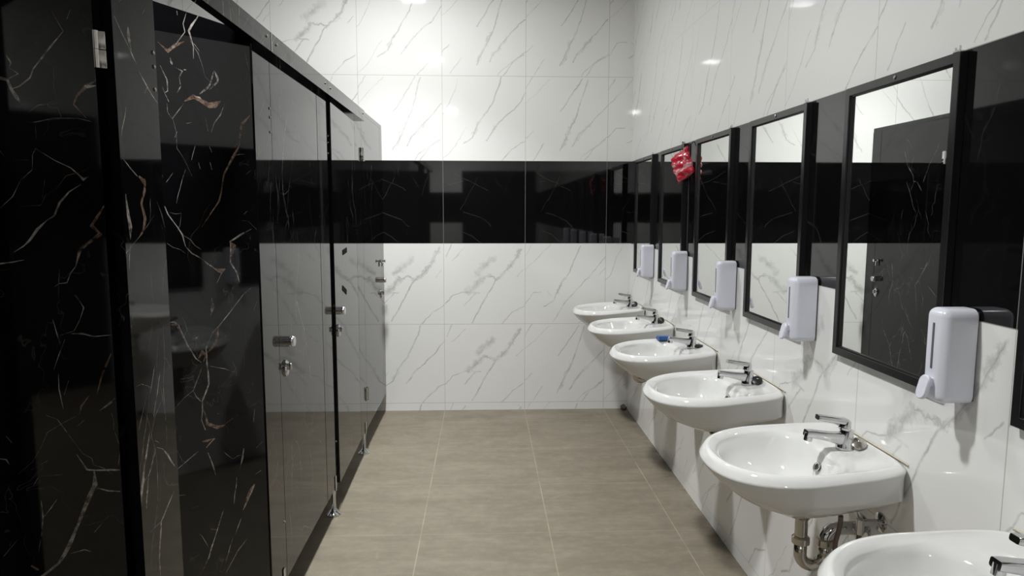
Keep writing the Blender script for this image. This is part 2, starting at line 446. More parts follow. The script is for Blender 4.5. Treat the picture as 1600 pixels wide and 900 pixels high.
VEINS_POST=[
 ('w',[(0.008,1.882,2.9),(0.039,1.852,4.0),(0.074,1.819,3.8),(0.089,1.805,2.6)]),
 ('w',[(0.062,1.874,10.8),(0.063,1.855,13.8),(0.07,1.824,4.2)]),
 ('w',[(0.098,1.791,2.5),(0.132,1.765,4.8),(0.179,1.736,2.4)]),
 ('w',[(0.132,1.765,6.2),(0.118,1.749,3.1)]),
 ('w',[(0.035,1.708,2.3),(0.015,1.663,2.7),(0.007,1.64,2.3)]),
 ('w',[(0.14,1.93,1.7),(0.127,1.917,3.4)]),
 ('w',[(0.005,1.899,1.0),(0.048,1.926,1.0)]),
 ('w',[(0.01,1.602,1.9),(0.066,1.568,4.0)]),
 ('b',[(0.072,1.568,12.8),(0.096,1.557,20.1),(0.094,1.54,10.5),(0.076,1.512,8.4),(0.089,1.478,11.4),(0.078,1.453,9.4),(0.056,1.438,3.0)]),
 ('w',[(0.097,1.566,5.7),(0.094,1.54,5.4),(0.079,1.512,2.5)]),
 ('w',[(0.012,1.53,7.7),(0.017,1.492,12.9),(0.024,1.462,13.1),(0.021,1.435,2.6)]),
 ('w',[(0.02,1.428,2.6),(0.009,1.376,2.1)]),
 ('w',[(0.147,1.516,2.3),(0.176,1.465,2.9)]),
 ('w',[(0.122,1.537,1.7),(0.108,1.467,2.0)]),
 ('w',[(0.118,1.273,2.6),(0.136,1.238,1.9)]),
 ('w',[(0.095,1.154,3.0),(0.067,1.095,3.5)]),
 ('w',[(0.117,1.131,3.1),(0.076,1.039,3.9)]),
 ('w',[(0.054,1.103,2.3),(0.009,1.032,4.1)]),
 ('w',[(0.149,1.158,2.4),(0.169,1.13,2.5)]),
 ('w',[(0.006,1.126,1.1),(0.031,1.126,1.4),(0.075,1.106,1.2)]),
 ('w',[(0.055,1.012,4.5),(0.021,0.942,11.7),(-0.001,0.876,8.6)]),
 ('w',[(0.082,0.968,2.8),(0.109,0.955,3.1),(0.132,0.933,5.8),(0.164,0.894,6.2)]),
 ('w',[(0.076,0.986,5.9),(0.095,0.974,4.5)]),
 ('w',[(0.079,0.967,3.0),(0.038,0.917,3.6),(0.021,0.851,5.9)]),
 ('w',[(0.154,0.836,3.7),(0.084,0.793,7.1),(0.072,0.746,6.4),(0.065,0.711,6.1),(0.066,0.674,5.2),(0.067,0.649,4.4)]),
 ('w',[(0.084,0.793,2.0),(0.023,0.792,1.6)])]
VEINS_AJAR_DOOR=[
 ('w',[(0.198,2.066,4.7),(0.241,2.005,7.4),(0.227,1.966,2.4),(0.229,1.93,2.3)]),
 ('w',[(0.247,2.053,2.4),(0.26,2.02,3.3),(0.255,1.999,2.9),(0.295,1.951,2.6),(0.318,1.929,1.7)]),
 ('b',[(0.35,1.951,4.2),(0.318,1.933,10.5),(0.289,1.956,8.1),(0.259,1.972,6.6)]),
 ('w',[(0.28,2.05,6.9),(0.279,2.038,4.6)]),
 ('w',[(0.346,1.89,4.5),(0.325,1.854,5.6),(0.325,1.825,4.0),(0.336,1.818,4.0),(0.342,1.833,3.3)]),
 ('w',[(0.336,1.818,4.5),(0.323,1.796,6.7)]),
 ('w',[(0.293,1.893,4.9),(0.271,1.888,7.1),(0.283,1.869,4.2),(0.28,1.844,3.2),(0.293,1.825,1.9)]),
 ('w',[(0.266,1.893,10.4),(0.257,1.894,8.7)]),
 ('w',[(0.311,1.917,6.8),(0.307,1.904,11.5),(0.305,1.899,6.9)]),
 ('b',[(0.269,1.805,10.3),(0.236,1.823,17.6),(0.213,1.817,18.5),(0.178,1.806,19.7),(0.155,1.811,16.4),(0.131,1.825,7.5)]),
 ('w',[(0.241,1.824,3.7),(0.213,1.824,6.1),(0.194,1.812,4.6)]),
 ('w',[(0.212,1.834,7.2),(0.174,1.862,6.1),(0.154,1.911,2.7)]),
 ('w',[(0.175,1.852,2.8),(0.141,1.88,8.0),(0.14,1.892,10.6),(0.151,1.91,5.2)]),
 ('w',[(0.272,1.798,1.9),(0.315,1.75,1.7),(0.329,1.767,1.8),(0.33,1.79,1.7)]),
 ('w',[(0.116,1.82,2.7),(0.136,1.783,4.3),(0.161,1.757,2.1),(0.175,1.728,2.3)]),
 ('w',[(0.194,1.768,2.5),(0.187,1.73,5.0)]),
 ('b',[(0.009,1.799,6.4),(0.05,1.764,9.7),(0.062,1.704,8.0)]),
 ('w',[(0.023,1.994,2.0),(0.007,1.938,2.4)]),
 ('w',[(0.309,1.7,5.0),(0.299,1.718,3.0)]),
 ('b',[(0.266,1.743,3.5),(0.245,1.749,3.5)]),
 ('b',[(0.059,1.704,9.3),(0.091,1.662,9.2),(0.131,1.607,7.2),(0.145,1.552,6.2),(0.157,1.523,5.8),(0.189,1.49,4.4),(0.229,1.447,2.2)]),
 ('w',[(0.065,1.698,2.8),(0.094,1.66,2.8),(0.134,1.605,2.4),(0.147,1.552,2.5)]),
 ('w',[(0.091,1.666,1.9),(0.041,1.674,2.0)]),
 ('w',[(0.356,1.508,4.6),(0.331,1.467,4.2),(0.3,1.427,4.4),(0.291,1.393,3.3),(0.269,1.372,4.0),(0.232,1.353,4.0),(0.194,1.327,5.2),(0.17,1.309,6.4)]),
 ('b',[(0.187,1.321,9.9),(0.157,1.31,17.7),(0.143,1.317,8.8)]),
 ('w',[(0.157,1.308,4.9),(0.179,1.277,6.1)]),
 ('w',[(0.296,1.425,1.6),(0.233,1.381,1.6)]),
 ('w',[(0.023,1.437,2.6),(0.07,1.421,8.5),(0.117,1.401,5.0),(0.121,1.335,5.2),(0.096,1.303,7.6),(0.087,1.27,6.7)]),
 ('b',[(0.122,1.401,15.6),(0.102,1.386,18.8),(0.114,1.355,10.5)]),
 ('w',[(0.354,1.405,1.9),(0.292,1.373,1.9)]),
 ('w',[(0.238,1.683,2.2),(0.254,1.641,1.7)]),
 ('w',[(0.185,1.64,5.0),(0.179,1.618,5.0)]),
 ('w',[(0.322,1.601,1.9),(0.346,1.574,2.9)]),
 ('w',[(0.185,1.687,2.5),(0.176,1.669,2.0)]),
 ('w',[(0.229,1.636,2.4),(0.223,1.617,2.4)]),
 ('w',[(0.277,1.613,2.2),(0.315,1.516,2.1)]),
 ('w',[(0.039,1.61,2.2),(0.016,1.625,2.2)]),
 ('w',[(0.055,1.484,3.4),(0.04,1.494,2.3)]),
 ('w',[(0.36,1.182,7.3),(0.345,1.181,5.4),(0.33,1.17,4.0),(0.314,1.132,5.2),(0.287,1.083,6.2),(0.274,1.061,4.0),(0.253,1.044,2.9)]),
 ('b',[(0.361,1.176,7.2),(0.337,1.171,7.4),(0.329,1.155,6.2)]),
 ('w',[(0.037,1.246,2.8),(0.072,1.229,3.7),(0.13,1.181,2.9),(0.18,1.143,2.8),(0.206,1.127,2.5),(0.234,1.083,7.5),(0.231,1.013,4.9)]),
 ('b',[(0.182,1.139,7.8),(0.195,1.095,10.3),(0.214,1.079,9.5),(0.232,1.069,4.6)]),
 ('b',[(0.265,1.059,14.4),(0.249,1.076,18.4),(0.235,1.063,16.8),(0.246,1.046,10.0)]),
 ('w',[(0.23,1.019,9.9),(0.23,0.974,10.3),(0.258,0.927,5.1),(0.264,0.87,4.7),(0.251,0.836,6.5)]),
 ('w',[(0.22,1.027,1.5),(0.162,1.006,2.4),(0.114,0.984,1.6)]),
 ('w',[(0.254,1.028,2.5),(0.289,0.968,3.6),(0.325,0.954,2.2),(0.361,0.93,2.9)]),
 ('w',[(0.289,0.966,3.0),(0.263,0.928,5.0)]),
 ('w',[(0.202,1.234,5.0),(0.201,1.205,15.2),(0.21,1.181,3.8)]),
 ('b',[(0.255,0.901,6.8),(0.243,0.854,12.0),(0.203,0.83,11.6),(0.172,0.829,8.6)]),
 ('b',[(0.266,0.805,10.1),(0.218,0.8,14.8),(0.252,0.781,10.1)]),
 ('b',[(0.172,0.833,3.6),(0.116,0.846,2.4)]),
 ('w',[(0.246,0.764,4.3),(0.233,0.73,6.7),(0.22,0.684,4.6)]),
 ('w',[(0.282,0.78,2.4),(0.366,0.751,2.3)]),
 ('w',[(0.098,0.73,5.9),(0.105,0.7,7.5),(0.118,0.669,4.5)]),
 ('w',[(0.134,0.646,3.5),(0.15,0.563,4.3)]),
 ('b',[(0.056,0.593,12.3),(0.08,0.576,19.1),(0.094,0.551,15.9),(0.112,0.526,6.3)]),
 ('w',[(0.056,0.591,6.4),(0.094,0.547,4.8),(0.112,0.526,4.7)]),
 ('w',[(0.193,0.564,2.6),(0.223,0.509,5.2),(0.261,0.438,5.2),(0.295,0.399,4.3)]),
 ('w',[(0.161,0.454,3.1),(0.198,0.386,4.0)]),
 ('w',[(0.101,0.422,3.1),(0.142,0.402,3.8),(0.2,0.351,3.1)]),
 ('w',[(0.297,0.532,1.5),(0.261,0.469,2.9)]),
 ('w',[(0.248,0.521,2.8),(0.228,0.51,2.8)]),
 ('w',[(0.37,0.676,3.7),(0.337,0.666,1.5)]),
 ('w',[(0.122,0.502,3.2),(0.15,0.46,3.1)]),
 ('w',[(0.012,0.724,3.4),(0.043,0.712,5.6)]),
 ('w',[(0.042,0.843,2.4),(0.05,0.802,2.4)]),
 ('w',[(0.316,0.615,1.5),(0.29,0.614,1.5)]),
 ('w',[(0.01,1.201,2.3),(0.029,1.172,3.4)]),
 ('w',[(0.024,0.628,7.9),(0.054,0.624,5.2)])]

# ------------------------------------------------------------------ room shell
def cuts(lo, hi, ref, pitch):
    k = math.ceil((lo-ref)/pitch - 1e-6)
    js = []
    while ref+k*pitch < hi-1e-4:
        if ref+k*pitch > lo+1e-4: js.append(ref+k*pitch)
        k += 1
    return [lo]+js+[hi]
TILE_KEYS = ['cluster', 'sweep', 'fall', 'twin']
def tile_wall(name, axis, at, lo, hi, ref, pitch, flip, choose, seed, nrm, band=True):
    """one quad per tile, uv 0..1 across a whole tile; axis = direction the wall runs along ('x' or 'y')"""
    rnd = random.Random(seed)
    bm = bmesh.new()
    uvl = bm.loops.layers.uv.new('uv')
    js = cuts(lo, hi, ref, pitch)
    zfull = [(-0.5425, 0.0575)]+[(a, a+0.6) for a in ROWS[1:-1]]
    for r in range(len(ROWS)-1):
        z0, z1 = ROWS[r], ROWS[r+1]
        zf0 = zfull[r][0]
        for a, b in zip(js[:-1], js[1:]):
            k = math.floor(((a+b)/2-ref)/pitch)
            t0 = ref+k*pitch
            P = [(a, z0), (b, z0), (b, z1), (a, z1)]
            co = [((u, at, z) if axis == 'x' else (at, u, z)) for u, z in P]
            f = bm.faces.new([bm.verts.new(c) for c in co])
            for lp, (u, z) in zip(f.loops, P):
                uu = (u-t0)/pitch
                if flip: uu = 1-uu
                lp[uvl].uv = (uu, (z-zf0)/0.6)
            key = choose(k, r) if choose else None
            if key is None:
                key = rnd.choice(TILE_KEYS)
            f.material_index = 4 if (band and r == 3) else TILE_KEYS.index(key)
            f.normal_update()
            if f.normal.dot(Vector(nrm)) < 0:
                f.normal_flip()
    me = bpy.data.meshes.new(name)
    bm.to_mesh(me); bm.free()
    return struct(link(name, me, [M_PRINT[k] for k in TILE_KEYS]+[M_BLACK_TILE]))
END_WALL = {(-1, 1): 'twin', (0, 1): 'cluster', (1, 1): 'fall', (2, 1): 'twin', (-1, 2): 'cluster', (0, 2): 'cluster', (1, 2): 'sweep', (2, 2): 'twin',
            (-1, 0): 'twin', (0, 0): 'cluster', (1, 0): 'sweep', (-2, 5): 'cluster', (-1, 5): 'twin', (0, 5): 'fall', (1, 5): 'fall', (2, 5): 'sweep',
            (-2, 4): 'twin', (-1, 4): 'fall', (0, 4): 'twin', (1, 4): 'fall', (2, 4): 'sweep', (-3, 5): 'sweep', (-3, 4): 'fall'}
tile_wall('wall_back', 'x', YB, XL, XR, GX0, 0.6, False, lambda k, r: END_WALL.get((k, r)), 3, (0, -1, 0))
tile_wall('wall_right', 'y', XR, YF, YB, GY0, PITCH_Y, True, lambda k, r: None, 8, (-1, 0, 0))
tile_wall('wall_left', 'y', XL, YF, YB, GY0, PITCH_Y, False, lambda k, r: None, 12, (1, 0, 0))
tile_wall('wall_front', 'x', YF, XL, XR, GX0, 0.6, False, lambda k, r: None, 5, (0, 1, 0))
bm = bmesh.new()
bx(bm, ((XL+XR)/2, (YF+YB)/2, -0.05), (XR-XL, YB-YF, 0.1))
struct(obj('floor', bm, M_FLOOR))
bm = bmesh.new()
bx(bm, ((XL+XR)/2, (YF+YB)/2, CEIL_Z+0.05), (XR-XL, YB-YF, 0.1))
struct(obj('ceiling', bm, M_CEIL))

# unseen dark door, added to darken what the nearest stall door reflects
door = thing('added_dark_door', 'added dark door behind the viewer, unseen, darkening reflections', 'door', (0.30, YF, 0)); door['kind'] = 'structure'
bm = bmesh.new()
bx(bm, (0, 0.020, 1.10), (1.30, 0.036, 2.19))
for px_ in (-0.31, 0.31):
    for pz_ in (0.58, 1.55):
        bx(bm, (px_, 0.040, pz_), (0.46, 0.012, 0.80), 0.004)
obj('added_door_leaf', bm, M_FRAME, door)
bm = bmesh.new()
for sx_ in (-1, 1):
    bx(bm, (sx_*0.69, 0.030, 1.12), (0.075, 0.056, 2.23))
bx(bm, (0, 0.030, 2.2375), (1.455, 0.056, 0.075))
obj('added_door_frame', bm, M_FRAME, door)

# ------------------------------------------------------------------ marble panels with inlaid veins
def strip_quads(pts, rnd, jit=0.35):
    """polyline [(s, z, width_mm)] -> list of convex quads with a broken edge"""
    P = []
    for (a, b) in zip(pts[:-1], pts[1:]):
        L = math.hypot(b[0]-a[0], b[1]-a[1])
        n = max(1, int(L/0.022))
        for i in range(n):
            f = i/n
            off = (rnd.random()-0.5)*0.006 if i else 0.0
            P.append((a[0]+(b[0]-a[0])*f+off, a[1]+(b[1]-a[1])*f+off*0.6, (a[2]+(b[2]-a[2])*f)*(1+(rnd.random()-0.5)*2*jit)))
    P.append(pts[-1])
    quads = []
    ed = []
    for i, p in enumerate(P):
        q0, q1 = P[max(i-1, 0)], P[min(i+1, len(P)-1)]
        tx, tz = q1[0]-q0[0], q1[1]-q0[1]
        l = math.hypot(tx, tz) or 1.0
        nx, nz = -tz/l, tx/l
        w = p[2]*0.00042*(0.35 if i in (0, len(P)-1) else 1.0)
        ed.append(((p[0]+nx*w, p[1]+nz*w), (p[0]-nx*w, p[1]-nz*w)))
    for e0, e1 in zip(ed[:-1], ed[1:]):
        quads.append([e0[0], e0[1], e1[1], e1[0]])
    return quads
def random_veins(L, z0, z1, rnd, n=9, wmax=3.0, size=1.0):
    out = []
    for _ in range(n):
        s, z = rnd.uniform(0, L), rnd.uniform(z0+0.1, z1)
        ang = math.radians(rnd.gauss(-112, 20) if rnd.random() < 0.7 else rnd.gauss(-62, 16))
        k = rnd.randint(3, 7); w = rnd.uniform(0.8, wmax)
        pl = []
        for i in range(k):
            pl.append((s, z, max(0.6, w*rnd.uniform(0.5, 1.3))))
            st = rnd.uniform(0.04, 0.12)*size
            a2 = ang+rnd.gauss(0, 0.35)
            s += st*math.cos(a2); z += st*math.sin(a2)
        out.append(('b' if rnd.random() < 0.18 else 'w', pl))
        if rnd.random() < 0.6:
            p = rnd.choice(pl); a2 = ang+rnd.choice((-1, 1))*rnd.uniform(0.5, 1.1)
            out.append(('w', [p, (p[0]+0.05*size*math.cos(a2), p[1]+0.05*size*math.sin(a2), 1.0), (p[0]+0.11*size*math.cos(a2+.2), p[1]+0.11*size*math.sin(a2+.2), 0.6)]))
    return out
def inside(q, x, y):
    """point in a small quad, either winding"""
    if x < min(p[0] for p in q) or x > max(p[0] for p in q) or y < min(p[1] for p in q) or y > max(p[1] for p in q):
        return False
    c = False
    for (x0, y0), (x1, y1) in zip(q, q[1:]+q[:1]):
        if (y0 > y) != (y1 > y) and x < (x1-x0)*(y-y0)/(y1-y0)+x0:
            c = not c
    return c
def marble_panel(name, L, z0, z1, th, veins, parent, seed, org=(0, 0), d=(0, 1), smooth_n=1):
    """upright panel: front face starts at org (x, y), runs L along d; thickness th goes away from the viewer side.
    front normal = (d.y, -d.x)"""
    rnd = random.Random(seed)
    V = [(0, z0), (L, z0), (L, z1), (0, z1)]
    V = [Vector(v) for v in V]
    F = [[0, 1, 2, 3]]
    quads = []
    for kind, pl in veins:
        for q in strip_quads(pl, rnd):
            if all(p[0] < 0 or p[0] > L or p[1] < z0 or p[1] > z1 for p in q):
                continue
            a = len(V)
            V += [Vector(p) for p in q]
            F.append([a, a+1, a+2, a+3]); quads.append((kind, q))
    vo, eo, fo, ov, oe, of = delaunay_2d_cdt(V, [], F, 1, 1e-5)
    nx, ny = d[1], -d[0]
    bm = bmesh.new()
    bv = [bm.verts.new((org[0]+d[0]*v.x, org[1]+d[1]*v.x, v.y)) for v in vo]
    for f, src in zip(fo, of):
        cxs = [vo[i] for i in f]
        if not all(-1e-4 <= v.x <= L+1e-4 and z0-1e-4 <= v.y <= z1+1e-4 for v in cxs):
            continue
        try:
            fc = bm.faces.new([bv[i] for i in f])
        except ValueError:
            continue
        cx_ = sum(vo[i].x for i in f)/len(f); cz_ = sum(vo[i].y for i in f)/len(f)
        ks = {k for k, q in quads if inside(q, cx_, cz_)}
        fc.material_index = 1 if 'w' in ks else (2 if 'b' in ks else 0)
        fc.normal_update()
        if fc.normal.dot(Vector((nx, ny, 0))) < 0:
            fc.normal_flip()
    for v in bv:
        if not v.link_faces: bm.verts.remove(v)
    c = [(org[0], org[1]), (org[0]+d[0]*L, org[1]+d[1]*L)]
    c += [(c[1][0]-nx*th, c[1][1]-ny*th), (c[0][0]-nx*th, c[0][1]-ny*th)]
    lo = [bm.verts.new((p[0], p[1], z0)) for p in c]; hi = [bm.verts.new((p[0], p[1], z1)) for p in c]
    cen = Vector(((c[0][0]+c[2][0])/2, (c[0][1]+c[2][1])/2, (z0+z1)/2))
    for i, j in ((1, 2), (2, 3), (3, 0)):
        bm.faces.new((lo[i], lo[j], hi[j], hi[i]))
    bm.faces.new(lo); bm.faces.new(hi)
    for f in bm.faces:
        if f.calc_area() > 1e-9 and abs(f.normal.dot(Vector((nx, ny, 0)))) < 0.9 or len(f.verts) == 4:
            f.normal_update()
            if f.normal.dot(f.calc_center_median()-cen) < 0:
                f.normal_flip()
    me = bpy.data.meshes.new(name)
    bm.to_mesh(me); bm.free()
    return link(name, me, [M_MARBLE, M_VEIN_PALE, M_VEIN_BROWN], parent)

PT = 0.025                     # panel thickness
PZ0, PZ1 = 0.138, 2.075
part = thing('cubicle_frame', 'long black marble toilet partition posts and top rail along the left side', 'partition', (XP-PT/2, 2.9, 0))
part['kind'] = 'thing'
PO = Vector(part.location)
def pxy(x, y): return (x-PO.x, y-PO.y)
POSTS = [(0.62, 0.80), (1.452, 1.632), (2.300, 2.474), (3.150, 3.366), (4.046, 4.258)]
for i, (a, b) in enumerate(POSTS):
    rnd = random.Random(40+i)
    vs = VEINS_POST + random_veins(b-a, PZ0, PZ1, rnd, 10, 0.9) if i == 1 else random_veins(b-a, PZ0, PZ1, rnd, 7, 2.0)
    po = marble_panel('post_panel', b-a, PZ0, PZ1, PT, vs, part, 90+i, pxy(XP, a), (0, 1))
    if i in (1, 2, 3):
        for dy, z in ((-0.013, 1.845), (-0.012, 1.815), (-0.014, 1.765), (-0.012, 0.36)):
            bm = bmesh.new()
            lathe(bm, [(0.0045, 0), (0.0045, 0.0025), (0.002, 0.0035)], (*pxy(XP, b+dy), z), 10, 'x')
            obj('screw', bm, M_STEEL, po)
# closing strip against the end wall
marble_panel('end_strip', YB-4.995-0.002, PZ0, PZ1, PT, random_veins(0.1, PZ0, PZ1, random.Random(4), 2, 1.5), part, 7, pxy(XP, 4.995), (0, 1))
# top rail: lengths butted at the posts, with a pale joint trim and screws
RZ0, RZ1, RX = 2.022, 2.084, XP+0.030
rails = [(0.50, 0.70), (0.703, 1.56), (1.563, 2.405), (2.410, 3.245), (3.248, 4.215)]
for i, (a, b) in enumerate(rails):
    r_ = marble_panel('top_rail', b-a, RZ0, RZ1, 0.030, random_veins(b-a, RZ0-.1, RZ1+.15, random.Random(70+i), 26, 3.4, 0.7), part, 20+i, pxy(RX, a), (0, 1))
    for y, z in ((a+0.055, 2.058), (b-0.045, 2.062)):
        bm = bmesh.new()
        lathe(bm, [(0.006, 0), (0.006, 0.003), (0.003, 0.005)], (*pxy(RX, y), z), 12, 'x')
        obj('rail_screw', bm, M_STEEL, r_)
    if i in (3,):
        bm = bmesh.new(); bx(bm, (*pxy(RX+0.0006, a-0.002), (RZ0+RZ1)/2), (0.002, 0.006, RZ1-RZ0))
        obj('joint_trim', bm, M_STEEL, r_)
# slim channel along the very top
bm = bmesh.new()
bx(bm, (*pxy(XP-PT/2, (0.5+YB)/2), (PZ1+2.104)/2+0.0005), (PT-0.001, YB-0.5-0.006, 2.104-PZ1-0.001), 0.002)
obj('top_channel', bm, M_MARBLE, part)
# dividers between the stalls
for i, y in enumerate((0.71, 1.54, 2.39, 3.262, 4.15)):
    marble_panel('divider', XP-PT-XL-0.004, PZ0, 2.00, 0.018, [], part, 50+i, pxy(XL+0.002, y), (1, 0))
# adjustable chromed feet
def foot(y, x=XP-PT/2):
    bm = bmesh.new()
    cx, cy = pxy(x, y)
    lathe(bm, [(0.036, 0), (0.036, 0.005), (0.030, 0.010), (0.017, 0.026), (0.0125, 0.034), (0.0125, PZ0-0.004)], (cx, cy, 0), 20)
    f = obj('foot', bm, M_CHROME, part, True, 35)
    bm = bmesh.new()
    bx(bm, (pxy(XP+0.003, y)[0], cy, PZ0+0.022), (0.003, 0.020, 0.075), 0.001)
    bx(bm, (cx, cy, PZ0-0.003), (0.034, 0.022, 0.004), 0.001)
    obj('clip', bm, M_CHROME, f)
for y in (0.76, 1.58, 2.43, 3.315, 4.19): foot(y)

# ------------------------------------------------------------------ stall doors
def knob(parent, lx, s, z, nrm=1.0):
    """pull knob sticking out of the door front; local frame: front face normal = -y"""
    bm = bmesh.new()
    prof = [(0.0200, 0.0), (0.0200, 0.024), (0.0185, 0.025), (0.0185, 0.027), (0.0200, 0.028), (0.0200, 0.035), (0.018, 0.038)]
    lathe(bm, [(r, -h) for r, h in prof], (s, 0, z), 28, 'y')
    return obj('pull_knob', bm, M_CHROME, parent, True, 35)
def lock(parent, s, z):
    bm = bmesh.new()
    lathe(bm, [(0.020, -0.0), (0.020, -0.005), (0.016, -0.010), (0.006, -0.012)], (s, 0, z), 24, 'y', 1.0, 1.6)
    o = obj('lock_plate', bm, M_CHROME, parent, True, 30)
    bm = bmesh.new()
    bx(bm, (s, -0.017, z+0.006), (0.009, 0.014, 0.026), 0.003)
    obj('thumb_turn', bm, M_CHROME, o, True, 40)
def hinge(parent, s, z, mat=None):
    bm = bmesh.new()
    bx(bm, (s-0.018, -0.003, z), (0.030, 0.006, 0.078), 0.001)
    bx(bm, (s+0.018, -0.003, z), (0.030, 0.006, 0.078), 0.001)
    lathe(bm, [(0.0075, -0.040), (0.0075, 0.040)], (s, -0.010, z), 14, 'z')
    for q in (-0.022, 0.022):
        for zz in (-0.024, 0.024):
            lathe(bm, [(0.004, -0.006), (0.003, -0.0085)], (s+q, 0, z+zz), 10, 'y')
    return obj('hinge', bm, mat or M_CHROME, parent, True, 35)
def stall_door(label, hinge_xy, L, ang, hinge_far, veins, seed, z0=PZ0, z1=PZ1, furn=True, group='stall doors along the left side'):
    """local frame of the door: origin at the hinge, +x along the leaf away from the hinge, front normal -y.
    ang: how far the leaf is swung in from the partition plane (degrees)"""
    a = math.radians(ang)
    if hinge_far:       # leaf runs from the far post towards the viewer
        d = Vector((-math.sin(a), -math.cos(a), 0))
    else:
        d = Vector((-math.sin(a), math.cos(a), 0))
    t = thing('stall_door', label, 'door', (hinge_xy[0], hinge_xy[1], 0), math.atan2(d.y, d.x), group)
    t['kind'] = 'thing'
    # for a far hinge the front side (towards the corridor) is local +y, otherwise local -y
    if hinge_far:
        p = marble_panel('door_panel', L, z0, z1, PT, [(k, [(L-q[0], q[1], q[2]) for q in pl]) for k, pl in veins], t, seed, (L, 0), (-1, 0))
    else:
        p = marble_panel('door_panel', L, z0, z1, PT, veins, t, seed, (0, 0), (1, 0))
    return t
def furnish(t, L, hinge_far, knob_s, z=(1.018, 0.915)):
    """lock furniture built in a mirrored child frame when the front is local +y"""
    k = knob(t, 0, knob_s, z[0])
    lock(t, knob_s, z[1])
    if hinge_far:
        for o in list(t.children):
            if o.name.split('.')[0] in ('pull_knob', 'lock_plate'):
                flip_y(o)
                for c in o.children: flip_y(c)
def flip_y(o):
    for v in o.data.vertices: v.co.y = -v.co.y
    o.data.flip_normals()

d1 = stall_door('nearest black marble stall door at left edge, swung wide open into its stall', (-0.752, 1.412), 0.62, 66, True, VEINS_OPEN_DOOR + random_veins(0.62, PZ0, PZ1, random.Random(78), 22, 0.9, 0.38), 1)
d2 = stall_door('black marble stall door ajar, showing brown and white veins between two lit posts', (-0.741, 2.297), 0.625, 24, True, VEINS_AJAR_DOOR + random_veins(0.62, PZ0, PZ1, random.Random(77), 22, 0.9, 0.38), 2, z1=2.056)
RV = lambda s, n, w=4.8: random_veins(0.66, PZ0, PZ1, random.Random(s), n, w) + random_veins(0.66, PZ0, PZ1, random.Random(s+100), n*2, 2.8, 0.6)
d3 = stall_door('closed stall door just beyond the ajar one, with the nearest chrome knob', (XP, 3.142), 0.664, 0, True, RV(11, 16), 3)
d4 = stall_door('closed stall door with two small dark tape marks above its knob', (XP, 4.042), 0.664, -0.9, True, RV(12, 14), 4)
d5 = stall_door('farthest closed stall door, touching the end wall, with exposed chrome hinges', (XP, 4.262), 0.729, 0, False, RV(13, 14), 5)
furnish(d3, 0.664, True, 0.664-0.062, (1.018, 0.918))
furnish(d4, 0.664, True, 0.664-0.042, (1.005, 0.905))
furnish(d5, 0.729, False, 0.729-0.045, (1.005, 0.905))
furnish(d2, 0.625, True, 0.625-0.05, (1.018, 0.918))
bm = bmesh.new()
lathe(bm, [(0.011, 0), (0.011, -0.005), (0.006, -0.012), (0.006, -0.028), (0.011, -0.030), (0.011, -0.034)], (0.729-0.045, 0, 1.14), 16, 'y')
bx(bm, (0.729-0.045, -0.012, 1.118), (0.008, 0.010, 0.034), 0.002)
obj('coat_hook', bm, M_CHROME, d5, True, 35)
hinge(d5, 0.002, 1.832)
hinge(d5, 0.002, 0.358)
for t, zz in ((d1, 1.805), ):
    bm = bmesh.new()
    for dz in (-0.0177, 0.0177):
        bx(bm, (-0.012, 0.004, zz+dz), (0.016, 0.006, 0.034), 0.001)
        lathe(bm, [(0.0055, dz-0.0172), (0.0055, dz+0.0172)], (-0.0035, 0.007, zz), 14, 'z')
    obj('hinge', bm, M_STEEL, t, True, 35)
for s, z in ((0.664-0.275, 1.285), (0.664-0.24, 1.085)):
    bm = bmesh.new()
    rot = Matrix.Rotation(math.radians(-18 if z < 1.2 else 4), 3, 'Y')
    bx(bm, (s, 0.0012, z), (0.115, 0.002, 0.026), rot=rot)
    obj('tape_mark', bm, M_TAPE, d4)

